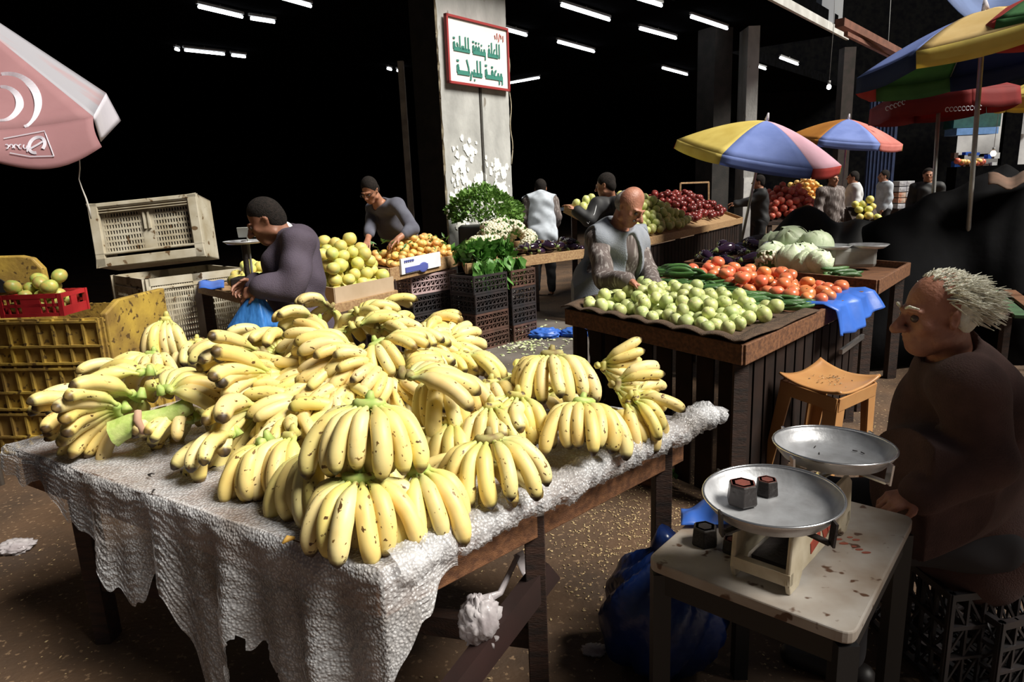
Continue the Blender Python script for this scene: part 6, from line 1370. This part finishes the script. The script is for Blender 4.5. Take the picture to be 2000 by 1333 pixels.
# white carrier bag and bits under the banana table
p = D(938, 1215, 1.75); t = thing('plastic_bag', 'crumpled white plastic bag hanging under the banana table', 'bag', p); mb = MB()
mb.ball((0, 0, 0), (.055, .05, .075), nu=44, nv=28, fn=crump); mfw = mat('thin_white_film', (.70, .66, .68), (.45, .40, .42), sc=12, rough=.25, alpha=.7, bump=.5, bsc=20); mb.build('bag_body', mfw, t)
mb = MB(); a = Vector((0, .02, .05)); b = D(1012, 1085, 1.9) - p
mb.tube([a, a.lerp(b, .5) + Vector((0, 0, -.05)), b], [.02, .010, .008], n=7); mb.build('bag_handle', mfw, t)
mb = MB(); q = D(1010, 1095, 1.95); mb.grid(lambda u, v: D(1003 + 18 * u + 42 * v, 1085 + 95 * v - 10 * u * (1 - v), 1.95 + .05 * u * math.sin(v * 7)), 6, 16); tag(mb.build('plastic_bag', mfw, solid=.001), 'strip of torn clear plastic hanging from the table edge by the leg', 'plastic strip')
# amber plastic stool
sc0 = U(1600, 738, .62); t = thing('plastic_stool', 'low amber brown plastic stool with a dished seat strewn with crumbs', 'stool', (sc0.x, sc0.y, 0), rot=(.10, -.03, .62))
m_amb = mat('amber_plastic', (.46, .24, .09), (.38, .18, .065), sc=5, rough=.4, sss=.1)
w_ = .19; mb = MB()
def seat(u, v):
    x, y = (2 * u - 1), (2 * v - 1); e = max(abs(x), abs(y)); c_ = (abs(x) * abs(y)) ** 2; 
    return Vector((x * w_ * (1 - .05 * (1 - abs(y))), y * w_ * .86 * (1 - .05 * (1 - abs(x))), .62 + .035 * c_ * e - .012 * (1 - e) + .006 * e ** 8))
mb.grid(seat, 20, 20); o = mb.build('seat', m_amb, t, solid=.012)
mb = MB()
for sx, sy, L_ in ((0, 1, w_), (0, -1, w_), (1, 0, w_ * .86), (-1, 0, w_ * .86)):
    c = Vector((sx * w_ * .96, sy * w_ * .82, .585)); e_ = Vector((abs(sy), abs(sx), 0)); mb.beam(c - e_ * L_ * .93, c + e_ * L_ * .93, .012, .07)
mb.build('skirt', m_amb, t, bevel=.003)
for sx in (-1, 1):
    for sy in (-1, 1):
        mb = MB(); a = Vector((sx * w_ * .94, sy * w_ * .80, .60)); b = Vector((sx * w_ * 1.12, sy * w_ * .98, 0)); d_ = Vector((-sx * .07, 0, 0)); e_ = Vector((0, -sy * .07, 0))
        mb.add([a, a + d_, a + e_, b, b + d_ * .6, b + e_ * .6], [(0, 1, 4, 3), (0, 3, 5, 2)]); mb.build('leg', m_amb, t, solid=.010)
mb = MB(); random.seed(14)
for k in range(46):
    x, y = random.gauss(.02, .05), random.gauss(0, .04); c = Vector((x, y, .623)); q_ = Euler((random.random(), random.random(), random.random() * 6)).to_matrix(); a = random.uniform(.002, .007)
    mb.add([c + q_ @ Vector(v) * a for v in ((-1, -.5, 0), (1, -.4, 0), (.6, .6, .2), (-.7, .5, 0), (0, 0, .5))], [(0, 1, 4), (1, 2, 4), (2, 3, 4), (3, 0, 4)])
o = mb.build('crumbs', mat('seed_husks', (.55, .48, .3), (.12, .08, .05), sc=60, rough=.9)); o.location = (sc0.x, sc0.y, 0); o.rotation_euler = (.10, -.03, .62); tag(o, 'crumbs and husks scattered on the amber stool seat', 'crumbs', kind='stuff')
# far balance scale on the raised tray
c0 = D(1660, 480, 5.45); zz = .91; t = thing('balance_scale', 'balance scale with flat steel pans standing behind the cabbages', 'scale', (c0.x, c0.y, zz)); B = Vector((c0.x, c0.y, zz))
ptop = D(1660, 478, 5.45).z - zz; dd_ = Vector((.98, -.18, 0))
mb = MB(); mb.box((0.02, 0, .09), (.34, .16, .16), rot=(0, 0, -.2)); mb.build('side_panel', mat('dim_white_enamel', (.40, .40, .38), (.25, .25, .24), rough=.5), t, bevel=.03)
for i, sx in enumerate((-.13, .14)):
    c = dd_ * sx + Vector((0, 0, ptop)); mb = MB(); mb.lathe([(0, -.03), (.11, -.026), (.145, 0), (.148, .0), (.112, -.03), (0, -.034)], c=c, n=36); mb.build('weighing_pan', M['steel'], t)
    mb = MB(); mb.tube([c - Vector((0, 0, .03)), Vector((c.x, c.y, .16))], .014, n=8); mb.tube([c + Vector((-.05, -.03, -.03)), c + Vector((-.05, -.03, -.06)), c + Vector((.05, -.03, -.06)), c + Vector((.05, -.03, -.03))], .008, n=6); mb.build('pan_support', M['chrome'], t)
# scale of the grapefruit table
c0 = D(478, 490, 5.75); zz = .86; t = thing('balance_scale', 'dark old scale with a small glass display behind the grapefruit', 'scale', (c0.x, c0.y, zz)); pz = D(478, 470, 5.75).z - zz
mb = MB(); mb.box((0, 0, .07), (.24, .18, .14)); mb.tube([(0, 0, .13), (0, 0, pz)], .025, n=8); mb.build('base', M['iron'], t, bevel=.01)
mb = MB(); mb.lathe([(0, -.02), (.13, -.018), (.16, .0), (.163, 0), (.13, -.025), (0, -.026)], c=(0, 0, pz), n=32); mb.build('weighing_pan', M['steel'], t)
mb = MB(); mb.box((.02, .05, pz + .065), (.16, .02, .085), rot=(.2, 0, 0)); mb.tube([(.02, .05, .13), (.02, .05, pz + .03)], .012, n=6); mb.build('display', mat('display_glass', (.22, .22, .20), rough=.2), t, bevel=.004)
mb = MB(); mb.tube([(.10, -.08, .10), (.12, -.09, .16), (.17, -.09, .15), (.12, -.09, .09)], .010, n=6); mb.build('lever', CL['white'], t)
# black tarpaulins over piled goods at the right
m_tarp = mat('black_tarpaulin', (.008, .008, .009), (.015, .015, .016), sc=3, rough=.55, bump=.35, bsc=9, spec=.1)
def tarp(label, c0, c1, Yf, Yb, top_, name='tarpaulin', seed=1, nu=60, nv=34):
    """a sheet over a heap: top_(u) gives the height of the crest at each pixel column"""
    mb = MB()
    def fn(u, v):
        px = c0 + (c1 - c0) * u; Y = Yf + (Yb - Yf) * v + .12 * math.sin(u * 9 + seed); zc = D(px, top_(u), (Yf + Yb) / 2).z
        prof = min(1, math.sin(PI * min(1, v * 1.0)) ** .55 if 0 < v < 1 else 0)
        fold = .035 * math.sin(u * 31 + 5 * v + seed) * math.sin(v * 6) + .03 * math.sin(u * 13 - v * 9)
        p = D(px, 500, Y); z = max(.01, zc * prof * (1 + .04 * math.sin(u * 17 + seed)) + fold); return Vector((p.x + .05 * math.sin(v * 11 + u * 5), Y, z))
    mb.grid(fn, nu, nv); return tag(mb.build(name, m_tarp, solid=.006), label, 'tarpaulin')
def lerp_tab(tab):
    def f(u):
        for (a, x), (b, y) in zip(tab[:-1], tab[1:]):
            if u <= b: return x + (y - x) * (u - a) / (b - a)
        return tab[-1][1]
    return f
tarp('black tarpaulin hump rising behind the aubergines', 1440, 1730, 7.6, 8.9, lerp_tab([(0, 490), (.12, 462), (.28, 428), (.42, 412), (.55, 414), (.66, 432), (.78, 436), (1, 430)]), seed=1)
m_tarp = mat('black_tarpaulin_dull', (.0035, .0035, .004), (.007, .007, .008), sc=3, rough=.8, bump=.35, bsc=9, spec=.04)
tarp('big black tarpaulin over piled goods filling the right edge', 1690, 2140, 5.7, 7.3, lerp_tab([(0, 440), (.06, 418), (.2, 400), (.32, 372), (.42, 340), (.55, 336), (.62, 352), (1, 372)]), seed=4)
mb = MB(); mb.grid(lambda u, v: D(1930 + 110 * u, 338 + 22 * v + 6 * math.sin(u * 5), 6.2 - .3 * v) + Vector((0, 0, .02 * math.sin(u * 12))), 12, 6); tag(mb.build('burlap_sack', mat('dim_brown_sacking', (.16, .09, .06), (.1, .06, .04), rough=.9), solid=.01), 'dim brown sacking on top of the big black tarpaulin', 'sack')
# slatted bench top at the right edge
def slat(a, b, w_, m, par): mb = MB(); o_ = par.location; mb.beam(a - o_, b - o_, w_, .025); return mb.build('slat', m, par, bevel=.003)
z_ = .62; t = thing('slatted_bench', 'weathered slatted wooden bench top at the right edge', 'bench', Vector((U(1990, 640, z_).x, U(1990, 640, z_).y, 0)))
a0, b0_2 = U(1893, 558, z_), U(2140, 720, z_); dirv = (U(2010, 668, z_) - a0).normalized(); back = (U(2100, 566, z_) - a0).normalized()
for k, (off, m) in enumerate([(.0, M['wood']), (.12, mat('green_board', (.05, .12, .05), (.03, .07, .03), rough=.8)), (.25, M['wood']), (.42, M['wood']), (.60, M['wood'])]):
    a = a0 + back * off; slat(a, a + dirv * 1.5, .09 if k else .05, m, t)
mb = MB(); mb.beam(a0 - t.location - back * .03 + Vector((0, 0, .0)), a0 + back * .9 - t.location, .05, .04); mb.build('cross_rail', M['wood'], t)
for p in (a0 + back * .05 + dirv * .1, a0 + back * .8 + dirv * .1, a0 + back * .05 + dirv * 1.4, a0 + back * .8 + dirv * 1.4): mb = MB(); q = p - t.location; mb.beam(Vector((q.x, q.y, 0)), Vector((q.x, q.y, z_)), .05, .05); mb.build('leg', M['wood_d'], t)
# crate the old man sits on, and the one beside him
crate(.40, .42, .36, M['blackcr'], 'black lattice crate under the seated old man', (float(D(1905, 1010, 2.05).x) + .02, 2.12, 0), .1)
crate(.34, .30, .28, M['blackcr'], 'black lattice crate on the ground at the lower right', (U(1925, 1200, .14).x, U(1925, 1200, .14).y - .05, 0), .25)
# steel edge glinting under the trays
a, b = D(1642, 688, 4.0), D(1685, 657, 4.4); bar('metal_strip', 'thin bright metal strip leaning in the dark under the tray', 'strip', a, b, .02, .03, M['chrome'])
# wooden foot with leaves near the stall
p = U(1262, 935, .03); t = thing('timber_offcut', 'short timber block with leaf scraps on the ground before the stall', 'wood', p, -.5); mb = MB(); mb.box((0, 0, 0), (.26, .09, .06)); mb.build('block', M['wood'], t, bevel=.005)
mb = MB(); random.seed(3)
for k in range(14): c = Vector((.10 + random.gauss(0, .03), random.gauss(0, .03), .04)); q_ = Euler((random.uniform(-1, 1), random.uniform(-1, 1), random.random() * 6)).to_matrix(); mb.add([c + q_ @ Vector(v) for v in ((-.03, 0, 0), (0, -.02, .006), (.03, 0, 0), (0, .02, .006))], [(0, 1, 2, 3)])
mb.build('leaf_scraps', m_leaf, t, solid=.001)
# litter on the ground
m_lit = mat('pale_litter', (.55, .42, .22), (.38, .26, .13), sc=30, rough=.85); m_lit2 = mat('green_litter', (.35, .42, .16), (.6, .6, .45), sc=20, rough=.8)
def litter(name, label, n, fn, m, a0_, a1_, seed):
    rn = random.Random(seed); mb = MB()
    for k in range(n):
        c = fn(rn); a = rn.uniform(a0_, a1_); q_ = Euler((rn.uniform(-.3, .3), rn.uniform(-.3, .3), rn.random() * 6.3)).to_matrix()
        mb.add([c + q_ @ Vector(v) * a for v in ((-1, -.4, 0), (.2, -.6, 0), (1, .1, 0), (.1, .6, 0), (0, 0, .45))], [(0, 1, 4), (1, 2, 4), (2, 3, 4), (3, 0, 4), (3, 2, 1, 0)])
    return tag(mb.build(name, m), label, 'litter', kind='stuff')
litter('ground_litter', 'pale husks and crumbs trodden into the brown ground', 3600, lambda rn: Vector((rn.uniform(-2.5, 3.5), rn.uniform(.9, 6.5), .003)), m_lit, .0025, .008, 1)
litter('ground_litter', 'denser pale husks between the banana table and the small table', 1500, lambda rn: (lambda p: Vector((p.x, p.y, .003)))(U(rn.gauss(1230, 90), rn.gauss(1010, 90), 0)), m_lit, .003, .009, 2)
litter('vegetable_litter', 'green and white vegetable trimmings on the floor before the crates', 260, lambda rn: (lambda p: Vector((p.x, p.y, .008)))(U(rn.gauss(1020, 55), rn.gauss(668, 14), 0)), m_lit2, .012, .035, 3)
for px, py, s_, lab in ((1062, 652, .13, 'crumpled blue and clear plastic on the floor beside the crates'), (1125, 650, .12, 'small blue plastic bag on the floor under the guava stall'), (1160, 1270, .03, 'scrap of clear plastic on the ground by the dark blue bag'), (30, 1068, .06, 'crumpled clear plastic on the ground at the lower left')):
    c = U(px, py, s_ * .3); mb = MB(); mb.ball((0, 0, 0), (s_ * 1.3, s_, s_ * .45), nu=40, nv=24, fn=crump); o = mb.build('plastic_scrap', m_blue if px in (1062, 1125) else mfw); o.location = c; tag(o, lab, 'plastic scrap')
# lighter grey floor patch before the crates
m_floor_2 = mat('lighter_grey_floor', (.15, .13, .115), (.09, .075, .06), sc=2.5, rough=.8, bump=.3, bsc=20)
mb = MB(); q = [U(690, 700, 0), U(880, 760, 0), U(1240, 700, 0), U(1180, 640, 0), U(1040, 620, 0)]; mb.prism([(p.x, p.y) for p in q], .0, .004); struct(mb.build('floor_2', m_floor_2))
# ------------------------------------------------------------------ far stalls and the sunlit street end
def heap(px, py, Y, w_, d_, h_, n, r_, meshes, name, label, cat, group, mat_=M['wood_d'], base=.8):
    c = D(px, py, Y); q = [Vector((c.x - w_ / 2, Y - d_ / 2, base)), Vector((c.x + w_ / 2, Y - d_ / 2, base)), Vector((c.x + w_ / 2, Y + d_ / 2, base + .35)), Vector((c.x - w_ / 2, Y + d_ / 2, base + .35))]
    stall('wooden_stall', f'dim far stall carrying {label}', q, base, m=mat_, rim=.03, rims=(0,)); pile([p + Vector((0, 0, .02)) for p in q], r_, n, h_, name, 'one of the ' + label, cat, group, meshes)
random.seed(71)
m_pom = mat('pomegranate_skin', (.70, .10, .08), (.6, .2, .12), sc=2, rough=.35, vary=.2); F_pom = [fruit_mesh('pomegranate', [m_pom, m_stemg], nu=9, nv=6)]
heap(1540, 400, 13.6, 1.15, 1.0, .30, 110, .068, F_pom, 'pomegranate', 'red pomegranates beyond the black tarpaulin', 'pomegranate', 'far pomegranates')
heap(1578, 390, 15.2, .75, .9, .45, 80, .06, F_mand, 'mandarin', 'far mandarins beside the pomegranates', 'mandarin', 'far mandarins', base=.95)
heap(1690, 425, 11.2, .45, .4, .12, 9, .06, F_grap, 'grapefruit', 'far yellow grapefruit just above the tarpaulin', 'grapefruit', 'far grapefruit', base=.78)
m_wb = mat('white_fruit_box', (.72, .72, .74), (.5, .5, .55), sc=4, rough=.7)
for j in range(5):
    for i in range(3):
        if i == 2 and j == 4: continue
        c = D(1755 + 15 * i, 384, 16.5); z0 = .80 + .13 * j; mb = MB(); mb.box((0, 0, .055), (.17, .3, .11)); mb.box((0, -.152, .06), (.11, .004, .05)); o = mb.build('fruit_box', m_wb if (i, j) not in ((0, 2), (1, 1), (0, 1)) else mat('orange_print_box', (.6, .2, .1), (.7, .6, .5), sc=6), bevel=.004); o.location = (c.x, 16.5, z0)
        tag(o, 'small white fruit box in the far stack left of the dark doorway', 'box', 'white fruit boxes in the far stack')
c = D(1770, 384, 16.5); mb = MB(); mb.box((0, 0, .395), (.6, .5, .79)); o = mb.build('counter', M['wood_d']); o.location = (c.x, 16.5, 0); tag(o, 'dark low counter under the far white boxes', 'counter')
# street end
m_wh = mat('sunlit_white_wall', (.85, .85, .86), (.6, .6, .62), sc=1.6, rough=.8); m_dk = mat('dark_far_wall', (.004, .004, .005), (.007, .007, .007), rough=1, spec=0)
def wallq(name, label, cat, x0, y0, x1, y1, Y, m, th=.2):
    a, b = D(x0, y1, Y), D(x1, y1, Y); zt = D((x0 + x1) / 2, y0, Y).z; zb = max(0, D((x0 + x1) / 2, y1, Y).z); mb = MB(); mb.box((0, 0, 0), (b.x - a.x, th, zt - zb)); o = mb.build(name, m); o.location = ((a.x + b.x) / 2, Y, (zt + zb) / 2); return tag(o, label, cat)
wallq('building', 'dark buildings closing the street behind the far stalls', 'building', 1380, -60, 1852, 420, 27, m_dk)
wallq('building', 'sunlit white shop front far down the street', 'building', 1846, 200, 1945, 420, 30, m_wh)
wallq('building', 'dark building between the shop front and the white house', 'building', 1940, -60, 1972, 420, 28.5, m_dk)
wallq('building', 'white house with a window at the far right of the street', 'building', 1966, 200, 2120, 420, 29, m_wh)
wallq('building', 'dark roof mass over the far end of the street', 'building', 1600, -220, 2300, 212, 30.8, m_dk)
wallq('awning', 'dark green awning over the far sunlit shop', 'awning', 1852, 205, 1942, 250, 26, mat('deep_green_cloth', (.01, .06, .05), (.02, .09, .07), rough=.8), .6)
wallq('awning', 'pale blue awning strip above the far sunlit shop', 'awning', 1856, 251, 1936, 264, 25.5, mat('pale_blue_cloth', (.18, .36, .75), (.14, .3, .6), rough=.8), .7)
t = wallq('window', 'grey framed window on the far white house', 'window', 1978, 218, 2010, 262, 28.8, mat('window_grey', (.45, .45, .46), (.35, .35, .37)), .1)
random.seed(77)
for k in range(16):
    x = 1858 + (k % 8) * 11 + random.uniform(-3, 3); y = 300 + (k // 8) * 18 + random.uniform(-3, 3)
    wallq('goods_box', 'tiny dark or coloured goods before the far sunlit shop', 'box', x, y, x + random.uniform(6, 13), y + random.uniform(5, 12), 24 + random.uniform(-.5, .5), random.choice([m_dk, m_dk, m_wh, M['crbrown'], m_blue])); SC.objects[-1]['group'] = 'goods before the far shop'
wallq('counter', 'dark stall front closing the view below the far shop', 'counter', 1848, 322, 2100, 440, 22, m_dk, .5)
random.seed(78)
for k in range(12):
    c = D(1868 + random.uniform(0, 52), 318 + random.uniform(-4, 1), 21.8); tag(put(F_pom[0] if k % 2 else F_mand[0], 'orange', None, c, (0, 0, k), .10), 'tiny red orange fruit on the far counter under the sunlit shop', 'fruit', 'fruit on the far counter')
